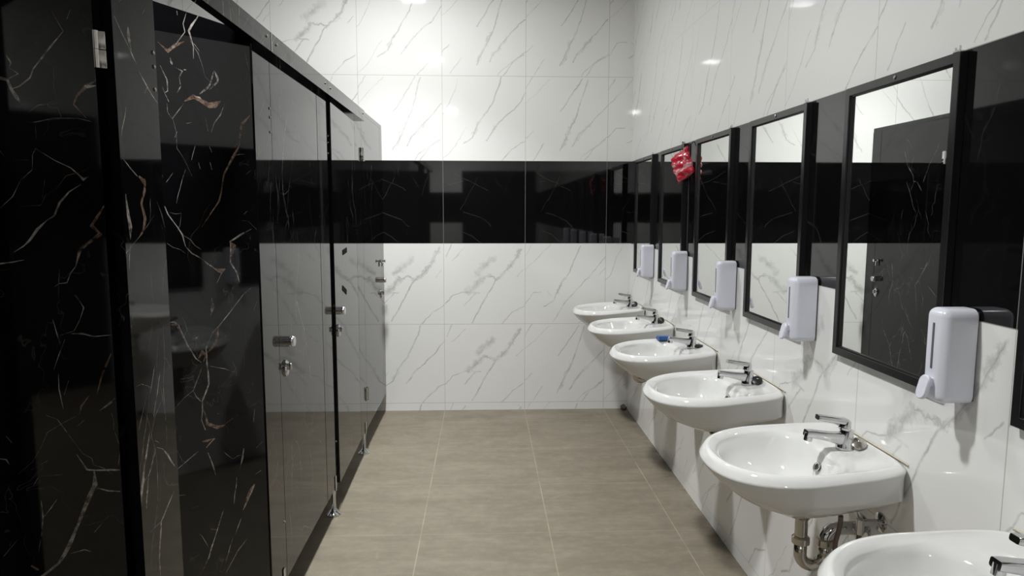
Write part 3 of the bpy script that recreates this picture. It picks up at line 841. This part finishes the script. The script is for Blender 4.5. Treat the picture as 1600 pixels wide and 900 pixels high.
# ------------------------------------------------------------------ washbasins
BASIN_Y = [1.124, 1.851, 2.577, 3.302, 4.028, 4.745]
def outline(x0, xs, xt, b, nb, nf, N=96, taper=0.11):
    """closed plan outline, x measured out from the wall, y along it"""
    pts = []
    for k in range(N):
        a = 2*math.pi*(k+0.5)/N
        c, s = math.cos(a), math.sin(a)
        n = nf if c > 0 else nb
        x = xs + ((xt-xs) if c > 0 else (xs-x0))*math.copysign(abs(c)**(2.0/n), c)
        y = b*math.copysign(abs(s)**(2.0/n), s)
        if x < xs:
            y *= 1-taper*((xs-x)/xs)**2
        pts.append((x, y))
    return pts
def basin_mesh():
    bm = bmesh.new()
    Lw, Lt = 0.838, 0.796                    # lip height at the wall and at the tip
    def lip(x): return Lw+(Lt-Lw)*min(1, max(0, x/0.467))**0.8
    def crest(x): return 0.852+(0.824-0.852)*min(1, max(0, x/0.467))**0.8
    def bl(x, front, deck):
        u = min(1, max(0, (x-0.13)/0.19)); u = u*u*(3-2*u)
        return deck+(front-deck)*u
    rings = [
        (outline(0.0, .14, .270, .135, 12, 2.2, taper=.05), lambda x, y: 0.680+0.052*max(0, 1-x/.22)**0.8),
        (outline(0.0, .15, .320, .162, 14, 2.2, taper=.05), lambda x, y: 0.687+0.050*max(0, 1-x/.26)**0.8),
        (outline(0.0, .17, .378, .188, 12, 2.2, taper=.06), lambda x, y: 0.711+0.036*max(0, 1-x/0.32)**0.8),
        (outline(0.0, .20, .428, .210, 14, 2.25, taper=.06), lambda x, y: 0.748+0.012*(1-x/0.43)),
        (outline(0.0, .22, .458, .224, 12, 2.3), lambda x, y: lip(x)-0.016),
        (outline(0.0, .22, .466, .2295, 12, 2.3), lambda x, y: lip(x)-0.003),
        (outline(0.0, .22, .467, .2300, 12, 2.3), lambda x, y: lip(x)),
        (outline(0.0, .22, .4655, .2285, 12, 2.3), lambda x, y: lip(x)+0.004),
        (outline(0.0, .22, .459, .221, 12, 2.3), lambda x, y: lip(x)*0.35+crest(x)*0.65-0.002),
        (outline(0.004, .22, .452, .213, 10, 2.3), lambda x, y: crest(x)-0.0022),
        (outline(0.008, .22, .445, .206, 9, 2.3), lambda x, y: crest(x)),
        (outline(0.014, .22, .440, .201, 8, 2.3), lambda x, y: crest(x)-0.002),
        (outline(0.022, .22, .433, .194, 6, 2.3), lambda x, y: crest(x)-0.009),
        (outline(0.045, .23, .424, .184, 4.5, 2.3), lambda x, y: bl(x, crest(x)-0.014, 0.832)),
        (outline(0.080, .24, .420, .180, 3.4, 2.3), lambda x, y: bl(x, crest(x)-0.019, 0.829)),
        (outline(0.112, .25, .416, .176, 2.8, 2.3), lambda x, y: bl(x, crest(x)-0.026, 0.826)),
        (outline(0.126, .25, .412, .172, 2.6, 2.3), lambda x, y: bl(x, 0.800, 0.812)),
        (outline(0.138, .25, .404, .164, 2.4, 2.3), lambda x, y: 0.780),
        (outline(0.149, .25, .388, .146, 2.3, 2.2), lambda x, y: 0.748),
        (outline(0.160, .24, .350, .120, 2.2, 2.1), lambda x, y: 0.727),
        (outline(0.172, .22, .300, .080, 2.0, 2.0), lambda x, y: 0.709),
        (outline(0.180, .21, .240, .030, 2.0, 2.0), lambda x, y: 0.701),
    ]
    R = []
    for o, zf in rings:
        R.append([bm.verts.new((-x, y, zf(x, y))) for x, y in o])
    n = len(R[0])
    for a, b in zip(R[:-1], R[1:]):
        for k in range(n):
            bm.faces.new((a[k], a[(k+1) % n], b[(k+1) % n], b[k]))
    bm.faces.new(R[0]); bm.faces.new(R[-1])
    # sides of the apron drop further towards the wall
    return bm
def make_basin():
    t = thing('washbasin', '', 'washbasin', (XR-0.001, BASIN_Y[1], 0))
    b = obj('basin_body', basin_mesh(), M_CERAMIC, t, True, 50)
    bm = bmesh.new()
    c = Vector((-0.1440, 0, 0.778))
    nrm = Vector((-0.86, 0, 0.5)).normalized(); e2 = nrm.cross(Vector((0, 1, 0))).normalized()
    ring = []
    for i in range(25):
        a = 2*math.pi*i/24
        ring.append(c + nrm*0.002 + Vector((0, 1, 0))*0.0115*math.cos(a) + e2*0.0115*math.sin(a))
    tube(bm, ring, 0.003, 8, False)
    obj('overflow_ring', bm, M_CHROME, t, True)
    bm = bmesh.new()
    cen = [bm.verts.new(c + nrm*0.0015 + Vector((0, 1, 0))*0.011*math.cos(2*math.pi*i/20) + e2*0.011*math.sin(2*math.pi*i/20)) for i in range(20)]
    bm.faces.new(cen)
    r = bmesh.ops.extrude_face_region(bm, geom=bm.faces[:])
    bmesh.ops.translate(bm, vec=-nrm*0.006, verts=[v for v in r['geom'] if isinstance(v, bmesh.types.BMVert)])
    obj('overflow_hole', bm, M_BLACK, t)
    bm = bmesh.new()
    lathe(bm, [(0.012, 0.699), (0.031, 0.7005), (0.031, 0.7035), (0.026, 0.705), (0.020, 0.7025)], (-0.210, 0, 0), 24)
    obj('drain', bm, M_CHROME, t, True, 35)
    # bead of sealant along the wall
    bm = bmesh.new()
    pts = [(-0.002, -0.186, 0.8500)] + [(-0.002, -0.18+0.36*i/10, 0.8525) for i in range(0, 11)] + [(-0.002, 0.186, 0.8500)]
    tube(bm, pts, 0.0022, 6)
    obj('sealant', bm, M_SEALANT, t, True)
    return t
BASIN_LABELS = [
    'nearest white washbasin, cut off by the bottom right corner of the photo',
    'large white washbasin second from the front, its chrome trap fully visible below',
    'white washbasin third from the front, black plug propped behind its tap',
    'white washbasin fourth from the front, with a blue packet at its far rim',
    'white washbasin second from the end wall',
    'farthest white washbasin, standing in the corner by the end wall']
basin0 = make_basin()
for i, y in enumerate(BASIN_Y):
    b = basin0 if i == 0 else copy_tree(basin0)
    b.location = (XR-0.001, y, 0); b['label'] = BASIN_LABELS[i]; b['group'] = 'white washbasins along the right wall'

# ------------------------------------------------------------------ taps: local origin on the deck under the tap, +x towards the room
def rrect(cx, cy, cz, hw, hh, r, ex, ey, n=4):
    """rounded-rectangle ring round (cx, cy, cz) in the plane ex, ey"""
    ex, ey = Vector(ex), Vector(ey); c = Vector((cx, cy, cz)); out = []
    for sx, sy, a0 in ((1, 1, 0), (-1, 1, 90), (-1, -1, 180), (1, -1, 270)):
        for i in range(n+1):
            a = math.radians(a0+90*i/n)
            out.append(c + ex*(sx*(hw-r)+r*math.cos(a)) + ey*(sy*(hh-r)+r*math.sin(a)))
    return out
def make_tap():
    t = thing('basin_tap', '', 'tap', (0, 0, 0))
    bm = bmesh.new()
    secs = []
    for z, rx, ry, ox in ((0, .0245, .0235, 0), (.004, .0250, .024, 0), (.006, .0245, .0235, 0), (.020, .0225, .022, -.0005), (.036, .0200, .0205, -.002), (.050, .0180, .019, -.0035), (.0535, .0175, .0185, -.004)):
        secs.append([(-ox*-1+rx*math.cos(2*math.pi*k/28), ry*math.sin(2*math.pi*k/28), z) for k in range(28)])
    sweep(bm, secs)
    obj('tap_body', bm, M_CHROME, t, True, 35)
    bm = bmesh.new()
    path = [(.002, .028, .017, .0180), (.022, .030, .0165, .0165), (.045, .0345, .0160, .0130), (.075, .040, .0155, .0110), (.100, .0440, .0150, .0100), (.114, .0455, .0140, .0090)]
    secs = []
    for i, (x, z, hw, hh) in enumerate(path):
        secs.append(rrect(x, 0, z, hw, hh, min(hw, hh)*0.55, (0, 1, 0), Vector((-.2, 0, 1)).normalized()))
    sweep(bm, secs)
    obj('spout', bm, M_CHROME, t, True, 40)
    bm = bmesh.new()
    rot = Matrix.Rotation(math.radians(-14), 3, 'Y')
    tube(bm, [Vector((.104, 0, .045)), Vector((.108, 0, .024))], .0118, 20)
    obj('aerator', bm, M_CHROME, t, True, 35)
    bm = bmesh.new()
    tube(bm, [Vector((.1086, 0, .0269)), Vector((.1089, 0, .0255))], .0080, 16)
    obj('nozzle_mesh', bm, M_BLACK, t)
    bm = bmesh.new()
    secs = []
    for z, rx, ry, ox in ((.0545, .0165, .018, .003), (.056, .0170, .0182, .003), (.066, .0155, .0178, .002), (.078, .0135, .0170, .000), (.0815, .0125, .0160, .0)):
        secs.append([(ox+rx*math.cos(2*math.pi*k/28), ry*math.sin(2*math.pi*k/28), z+(rx*math.cos(2*math.pi*k/28))*.18) for k in range(28)])
    sweep(bm, secs)
    secs = []
    for x, z, hw, hh in ((.000, .0785, .0160, .0080), (.022, .0815, .0145, .0082), (.050, .0860, .0135, .0080), (.074, .0900, .0130, .0076), (.083, .0914, .0120, .0066)):
        secs.append(rrect(x, 0, z, hw, hh, .004, (0, 1, 0), Vector((-.17, 0, 1)).normalized()))
    sweep(bm, secs)
    obj('lever', bm, M_CHROME, t, True, 35)
    return t
TAP_LABELS = ['chrome lever tap on the nearest basin, only its spout in frame at right edge',
    'chrome lever tap on the basin whose chrome trap is fully visible',
    'chrome lever tap on the third basin from the front',
    'chrome lever tap on the basin with the blue packet',
    'chrome lever tap on the basin second from the end wall',
    'chrome lever tap on the farthest basin in the corner']
tap0 = make_tap()
DECK = 0.8312
for i, y in enumerate(BASIN_Y):
    b = tap0 if i == 0 else copy_tree(tap0)
    b.location = (XR-0.001-0.066, y+0.004, DECK); b.rotation_euler = (0, 0, math.pi); b['label'] = TAP_LABELS[i]; b['group'] = 'chrome taps on the basins'

# ------------------------------------------------------------------ rubber plugs left on the decks
def make_plug(mat):
    t = thing('sink_plug', '', 'plug', (0, 0, 0))
    bm = bmesh.new()
    lathe(bm, [(0.014, 0), (0.0165, 0.003), (0.0175, 0.008), (0.0195, 0.0085), (0.0195, 0.0115), (0.014, 0.0135), (0.005, 0.0145)], (0, 0, 0), 24)
    obj('stopper', bm, mat, t, True, 35)
    bm = bmesh.new()
    tube(bm, arc((0, 0, 0.0155), 0.005, 0, math.pi, 8, (1, 0, 0), (0, 0, 1)), 0.0012, 6)
    obj('ring_pull', bm, M_CHROME, t, True)
    return t
PLUGS = [(1, 'dull steel sink plug leaning behind the tap of the second basin from the front', 38, M_STEEL),
         (2, 'black rubber sink plug propped up behind the tap of the third basin', 40, M_RUBBER),
         (3, 'black rubber sink plug lying flat behind the tap of the basin with the blue packet', 6, M_RUBBER),
         (4, 'black rubber sink plug standing behind the tap of the basin second from the end wall', 72, M_RUBBER),
         (5, 'black rubber sink plug behind the tap of the farthest basin', 60, M_RUBBER)]
for i, lab, tilt, mt in PLUGS:
    p = make_plug(mt)
    p['label'] = lab; p['group'] = 'sink plugs left behind the taps'
    th = math.radians(tilt)
    p.rotation_euler = (th, 0, math.radians(-20))
    p.location = (XR-0.036, BASIN_Y[i]-0.012, DECK+0.0195*math.sin(th)+0.0005)

# ------------------------------------------------------------------ chain hanging in the overflow of two basins
for i in (1, 2):
    bm = bmesh.new()
    x0 = XR-0.001
    pts = [Vector((x0-0.150, BASIN_Y[i], 0.777)), Vector((x0-0.156, BASIN_Y[i]-0.004, 0.765)), Vector((x0-0.160, BASIN_Y[i]-0.010, 0.752)), Vector((x0-0.167, BASIN_Y[i]-0.018, 0.740)), Vector((x0-0.177, BASIN_Y[i]-0.024, 0.730))]
    for a, b in zip(pts[:-1], pts[1:]):
        for k in range(4):
            bmesh.ops.create_icosphere(bm, subdivisions=1, radius=0.0014, matrix=Matrix.Translation(a.lerp(b, k/4)))
    tag(obj('bead_chain', bm, M_STEEL, None, True), 'short bead chain hanging from the overflow of the %s basin from the front' % ('second' if i == 1 else 'third'), 'chain')

# ------------------------------------------------------------------ traps and supplies below the basins
def make_trap():
    t = thing('waste_trap', '', 'pipe', (0, 0, 0))
    bm = bmesh.new()
    lathe(bm, [(0.030, 0.703), (0.031, 0.664), (0.024, 0.655), (0.0215, 0.651), (0.0175, 0.650), (0.0175, 0.585)], (0, 0, 0), 24)
    obj('tailpiece', bm, M_PIPE, t, True, 35)
    bm = bmesh.new()
    lathe(bm, [(0.020, 0.574), (0.0245, 0.577), (0.0245, 0.594), (0.020, 0.598), (0.0175, 0.599)], (0, 0, 0), 24)
    obj('slip_nut', bm, M_PIPE, t, True, 35)
    bm = bmesh.new()
    lathe(bm, [(0.020, 0.560), (0.0240, 0.564), (0.0240, 0.583), (0.0185, 0.586)], (0.072, 0, 0.004), 24)
    obj('slip_nut', bm, M_PIPE, t, True, 35)
    bm = bmesh.new()
    p = [Vector((0, 0, 0.580)), Vector((0, 0, 0.548))] + arc((0.036, 0, 0.546), 0.036, math.pi, 2*math.pi, 14, (1, 0, 0), (0, 0, 1)) + [Vector((0.072, 0, 0.572))]
    tube(bm, p, 0.0178, 20)
    obj('u_bend', bm, M_PIPE, t, True)
    bm = bmesh.new()
    p = [Vector((0.072, 0, 0.570)), Vector((0.072, 0, 0.582))] + arc((0.106, 0, 0.584), 0.034, math.pi, math.pi/2, 10, (1, 0, 0), (0, 0, 1)) + [Vector((0.177, 0, 0.618))]
    tube(bm, p, 0.0190, 20)
    obj('wall_pipe', bm, M_CHROME, t, True)
    bm = bmesh.new()
    lathe(bm, [(0.020, 0.172), (0.036, 0.178), (0.038, 0.1872)], (0, 0, 0.618), 24, 'x')
    obj('wall_flange', bm, M_CHROME, t, True, 35)
    return t
def make_supply():
    t = thing('water_supply', '', 'valve', (0, 0, 0))
    bm = bmesh.new()
    pts = [Vector((-0.110, 0.0, 0.668)), Vector((-0.109, 0.002, 0.65)), Vector((-0.112, 0.004, 0.62)), Vector((-0.118, 0.006, 0.585)), Vector((-0.115, 0.004, 0.55)), Vector((-0.095, 0.0, 0.53)), Vector((-0.072, -0.004, 0.545)), Vector((-0.062, -0.006, 0.585)), Vector((-0.058, -0.006, 0.622))]
    sm = []
    for a, b, c_, d in zip([pts[0]]+pts[:-2], pts[:-1], pts[1:], pts[2:]+[pts[-1]]):
        for k in range(5):
            u = k/5
            sm.append(0.5*((2*b)+(c_-a)*u+(2*a-5*b+4*c_-d)*u*u+(3*b-a-3*c_+d)*u**3))
    sm.append(pts[-1])
    tube(bm, sm, 0.0068, 12)
    obj('braided_hose', bm, M_HOSE, t, True)
    bm = bmesh.new()
    tube(bm, [(-0.0005, -0.006, 0.650), (-0.058, -0.006, 0.650)], 0.0095, 14)
    tube(bm, [(-0.058, -0.006, 0.618), (-0.058, -0.006, 0.660)], 0.0105, 14)
    lathe(bm, [(0.028, -0.0005), (0.027, -0.004), (0.012, -0.009)], (0, -0.006, 0.650), 20, 'x')
    obj('valve_body', bm, M_CHROME, t, True, 35)
    bm = bmesh.new()
    sweep(bm, [rrect(-0.058-0.004*i, -0.006-0.018*0, 0.664+h, w, 0.005, 0.003, (0, 1, 0), (1, 0, 0)) for i, (h, w) in enumerate(((0, .006), (.008, .011), (.016, .013), (.022, .012)))])
    obj('valve_handle', bm, M_CHROME, t, True, 40)
    return t
trap0, sup0 = make_trap(), make_supply()
ORD = ['nearest', 'second', 'third', 'fourth', 'fifth', 'farthest']
for i, y in enumerate(BASIN_Y):
    a = trap0 if i == 0 else copy_tree(trap0)
    a.location = (XR-0.182, y, -0.022); a['group'] = 'chromed traps under the basins'
    a['label'] = 'chromed waste pipe with U-bend under the %s basin%s' % (ORD[i], '' if i in (0, 5) else ' from the front')
    b = sup0 if i == 0 else copy_tree(sup0)
    b.location = (XR, y-0.075, 0); b['group'] = 'water supplies under the basins'
    b['label'] = 'small chrome angle valve with dark flexible hose under the %s basin%s' % (ORD[i], '' if i in (0, 5) else ' from the front')

# ------------------------------------------------------------------ mirrors
MZ0, MZ1, MW = 1.066, 1.853, 0.492
MIRROR_FAR = [1.322, 2.044, 2.782, 3.486, 4.190, 4.888]
def make_mirror():
    t = thing('wall_mirror', '', 'mirror', (XR, 0, 0))
    W, H = MW, MZ1-MZ0
    # section of the frame going round: (distance in from the outer edge, distance out from wall)
    prof = [(0.0, 0.0005), (0.0, 0.0185), (0.0012, 0.0200), (0.0215, 0.0200), (0.0225, 0.0190), (0.0225, 0.0165), (0.0265, 0.0150), (0.0265, 0.0005)]
    bm = bmesh.new()
    rings = []
    for d, x in prof:
        rings.append([bm.verts.new((-x, yy, zz)) for yy, zz in ((d, MZ0+d), (W-d, MZ0+d), (W-d, MZ1-d), (d, MZ1-d))])
    m = len(rings)
    for i in range(m):
        a, b = rings[i], rings[(i+1) % m]
        for k in range(4):
            bm.faces.new((a[k], a[(k+1) % 4], b[(k+1) % 4], b[k]))
    f = obj('frame', bm, M_FRAME, t)
    bm = bmesh.new()
    bx(bm, (-0.0055, W/2, (MZ0+MZ1)/2), (0.009, W-0.054, H-0.054))
    obj('glass', bm, M_MIRROR, t)
    bm = bmesh.new()
    lathe(bm, [(0.0055, 0.0195), (0.0055, 0.0215), (0.003, 0.0228)], (0, W/2, MZ1-0.0115), 12, 'x')
    o = obj('screw', bm, M_STEEL, t)
    for v in o.data.vertices: v.co.x = -v.co.x
    o.data.flip_normals()
    bm = bmesh.new()
    bx(bm, (-0.010, 0.020, MZ1+0.003), (0.016, 0.018, 0.005), 0.001)
    bx(bm, (-0.012, 0.012, MZ1+0.009), (0.004, 0.003, 0.012), 0.001)
    bx(bm, (-0.012, 0.027, MZ1+0.008), (0.004, 0.003, 0.010), 0.001)
    obj('hanging_clip', bm, M_CHROME, t)
    return t
MIRROR_LABELS = ['black-framed mirror cut off at the right edge, nearest the viewer',
    'large black-framed mirror above the second basin, reflecting the last stall door',
    'black-framed mirror above the third basin, between two soap dispensers',
    'black-framed mirror right beside the red bag on its near side',
    'black-framed mirror with the red bag hanging at its upper near corner',
    'farthest black-framed mirror, next to the end wall']
MIRROR_LABELS[3] = 'third fully visible black-framed mirror from the front, just nearer than the red bag'
MIRROR_LABELS[2] = 'second fully visible black-framed mirror from the front, over the third basin'
mir0 = make_mirror()
for i, yf in enumerate(MIRROR_FAR):
    b = mir0 if i == 0 else copy_tree(mir0)
    b.location = (XR-0.0002, yf-MW, 0); b['label'] = MIRROR_LABELS[i]; b['group'] = 'framed mirrors over the basins'

# ------------------------------------------------------------------ soap dispensers
def make_dispenser():
    t = thing('soap_dispenser', '', 'soap dispenser', (XR, 0, 0))
    z0, z1, W, Dp = 1.071, 1.284, 0.068, 0.076
    bm = bmesh.new()
    vs = bx(bm, (-0.006-Dp/2, 0, (z0+z1)/2), (Dp, W, z1-z0))
    fr = [e for e in bm.edges if all(v.co.x < -Dp/2 for v in e.verts)]
    sd = [e for e in bm.edges if e not in fr and abs(e.verts[0].co.x-e.verts[1].co.x) > 0.01]
    bmesh.ops.bevel(bm, geom=fr+sd, offset=0.019, segments=5, affect='EDGES', profile=0.5)
    obj('body', bm, M_PLASTIC, t, True, 50)
    bm = bmesh.new()
    bx(bm, (-0.0035, 0, (z0+z1)/2), (0.006, W-0.008, z1-z0-0.012), 0.002)
    obj('back_plate', bm, M_SLOT, t)
    bm = bmesh.new()
    bx(bm, (-0.006-Dp, 0.0, z0+0.128), (0.003, 0.0065, 0.104), 0.001)
    obj('level_window', bm, M_SLOT, t)
    bm = bmesh.new()
    rot = Matrix.Rotation(math.radians(13), 3, 'Y')
    sweep(bm, [rrect(-0.006-Dp-0.012-dx, 0, z0+0.033+dz, w, h, 0.014, (0, 1, 0), Vector((0.24, 0, 1)).normalized()) for dx, dz, w, h in ((-0.003, 0, .0145, .0255), (0.0, 0, .0160, .0280), (0.005, 0.001, .0160, .0280), (0.0075, 0.0015, .0145, .0260))])
    bx(bm, (-0.006-Dp-0.001, 0, z0+0.046), (0.026, 0.022, 0.020), 0.003)
    obj('push_lever', bm, M_PLASTIC, t, True, 40)
    bm = bmesh.new()
    tube(bm, [(-0.052, 0, z0+0.002), (-0.052, 0, z0-0.005)], 0.007, 12)
    obj('nozzle', bm, M_PLASTIC, t, True, 35)
    return t
DISP_Y = [1.484, 2.217, 2.941, 3.660, 4.390]
DISP_LABELS = ['nearest white soap dispenser, largest, beside the mirror cut by the right edge',
    'white soap dispenser second from the front, above the gap between second and third basins',
    'white soap dispenser third from the front, between the second and third full mirrors',
    'white soap dispenser directly below the red bag',
    'farthest white soap dispenser, beside the mirror at the end wall']
dis0 = make_dispenser()
for i, y in enumerate(DISP_Y):
    b = dis0 if i == 0 else copy_tree(dis0)
    b.location = (XR-0.0002, y, 0); b['label'] = DISP_LABELS[i]; b['group'] = 'white soap dispensers on the right wall'

# ------------------------------------------------------------------ red bag on the mirror corner
def bag_material():
    m = bpy.data.materials.new('red_printed_film')
    t = NT(m)
    tc = t.n('ShaderNodeTexCoord').outputs['UV']
    sx = t.n('ShaderNodeSeparateXYZ'); t.put(sx.inputs[0], tc)
    u, v = sx.outputs[0], sx.outputs[1]
    n = t.noise(tc, 7.0, 3.0, 0.6)
    band = t.m('MULTIPLY', t.maprange(v, 0.25, 0.29), t.maprange(v, 0.42, 0.38))
    band = t.m('MULTIPLY', band, t.maprange(n, 0.40, 0.55, 0.2, 0.8))
    row = t.m('MULTIPLY', t.maprange(v, 0.55, 0.58), t.maprange(v, 0.68, 0.65))
    row = t.m('MULTIPLY', t.m('MULTIPLY', row, t.maprange(u, 0.12, 0.16)), t.maprange(t.noise(t.v('MULTIPLY', tc, (3.0, 1.0, 1.0)), 9.0, 2.0), 0.50, 0.56))
    f = t.m('MAXIMUM', band, row)
    col = t.mix(n, (0.42, 0.012, 0.030), (0.62, 0.035, 0.065))
    col = t.mix(f, col, (0.75, 0.55, 0.55))
    t.out(col, 0.16, 0.0, 1.5, coat=0.5)
    return m
def make_bag():
    t = thing('plastic_bag', 'crumpled red plastic bag hanging from the upper near corner of a mirror', 'bag', (XR-0.021, 3.60, 1.73))
    rnd = random.Random(5)
    bm = bmesh.new(); uvl = bm.loops.layers.uv.new('uv')
    N, H, Wd = 14, 0.150, 0.150
    ax = Vector((-0.42, 0.91, 0.0)).normalized(); nn = Vector((-0.91, -0.42, 0)).normalized()
    tilt = Matrix.Rotation(math.radians(24), 3, nn)
    grid = {}
    for side in (1, -1):
        for i in range(N+1):
            for j in range(N+1):
                u, v = i/N, j/N
                edge = min(u, 1-u, v, 1-v)
                if edge == 0 and (i, j) in grid: continue
                th = 0.017*min(1, edge*5)**0.6*(1.1-0.4*v)
                cr = 0.006*math.sin(u*17+v*6+side)+0.005*math.sin(v*23-u*9)+rnd.uniform(-.002, .002)
                p = ax*((u-0.5)*Wd*(0.92+0.08*v)) + Vector((0, 0, (v-0.5)*H)) + nn*(side*(th+(cr if edge > 0 else 0)) + (0.006*math.sin(u*12) if edge == 0 else 0))
                p = tilt @ p + Vector((-0.027, 0.02, 0.004))
                vert = bm.verts.new(p)
                grid[(i, j, side)] = vert
                if edge == 0: grid[(i, j)] = vert; grid[(i, j, -side)] = vert
        for i in range(N):
            for j in range(N):
                q = [grid[(i, j, side)], grid[(i+1, j, side)], grid[(i+1, j+1, side)], grid[(i, j+1, side)]]
                f = bm.faces.new(q if side > 0 else q[::-1])
                for lp, (a, b) in zip(f.loops, [(i, j), (i+1, j), (i+1, j+1), (i, j+1)] if side > 0 else [(i, j+1), (i+1, j+1), (i+1, j), (i, j)]):
                    lp[uvl].uv = (a/N, b/N)
    obj('pouch', bm, bag_material(), t, True)
    bm = bmesh.new()
    tube(bm, [(-0.001, 0.10, 0.122), (-0.004, 0.096, 0.131), (-0.012, 0.086, 0.131), (-0.016, 0.076, 0.112), (-0.022, 0.068, 0.09), (-0.034, 0.06, 0.07)], 0.0022, 6)
    obj('tie_strip', bm, M_RUBBER, t, True)
    return t
make_bag()

# ------------------------------------------------------------------ small blue packet at the far rim of the fourth basin
bm = bmesh.new()
bx(bm, (0, 0, 0.009), (0.075, 0.045, 0.018), 0.003)
o = tag(obj('blue_packet', bm, M_BLUE, None, True, 35), 'small blue packet lying on the far rim behind a tap of the fourth basin', 'packet')
o.location = (0.93, 3.487, 0.8375); o.rotation_euler = (0, 0, 0.1)

# ------------------------------------------------------------------ crumpled scrap in the far corner
bm = bmesh.new()
bmesh.ops.create_icosphere(bm, subdivisions=3, radius=0.028)
rnd = random.Random(2)
for v in bm.verts:
    k = 1+0.28*math.sin(v.co.x*190+v.co.z*70)*math.cos(v.co.y*160)+rnd.uniform(-.06, .06)
    v.co = Vector((v.co.x*k*0.75, v.co.y*k*1.1, max(-0.0185, v.co.z*k*0.6+0.006*math.sin(v.co.y*240))))
o = tag(obj('paper_scrap', bm, plain('grey_brown_scrap', (0.16, 0.14, 0.11), 0.6, var=0.4, scale=70), None, True), 'small crumpled grey-brown scrap in the far right corner of the floor', 'litter')
o.location = (XR-0.032, YB-0.034, 0.0186)

# ------------------------------------------------------------------ ceiling lights
def make_lamp():
    t = thing('ceiling_light', '', 'ceiling light', (0, 0, CEIL_Z))
    bm = bmesh.new()
    S = 0.095
    prof = [(S+0.014, 0.0005), (S+0.014, -0.006), (S+0.010, -0.010), (S, -0.010), (S, -0.0005)]
    rings = [[bm.verts.new((sx*r, sy*r, z)) for sx, sy in ((1, 1), (-1, 1), (-1, -1), (1, -1))] for r, z in prof]
    for a, b in zip(rings[:-1], rings[1:]):
        for k in range(4): bm.faces.new((a[k], a[(k+1) % 4], b[(k+1) % 4], b[k]))
    obj('trim', bm, M_LAMPFRAME, t)
    bm = bmesh.new()
    bx(bm, (0, 0, -0.004), (2*S-0.004, 2*S-0.004, 0.006))
    obj('diffuser', bm, M_LAMP, t)
    for i, (watt, spread) in enumerate(LAMP_BEAMS):
        ld = bpy.data.lights.new('lamp_light', 'AREA')
        ld.shape = 'SQUARE'; ld.size = 2*S-0.02; ld.energy = watt; ld.color = (0.985, 1.0, 0.985)
        ld.spread = math.radians(spread)
        lo = bpy.data.objects.new('lamp_light', ld); COL.objects.link(lo); lo.parent = t; lo.location = (0, 0, -0.0125-0.001*i)
    return t
LL = ['square ceiling light nearest the end wall', 'square ceiling light level with the second basin, glaring small on the end wall',
      'square ceiling light far behind the viewer']
lam0 = make_lamp()
for i, (x, y) in enumerate(LAMPS):
    b = lam0 if i == 0 else copy_tree(lam0)
    b.location = (x, y, CEIL_Z-0.001); b['label'] = LL[i]; b['group'] = 'square lights in the ceiling'
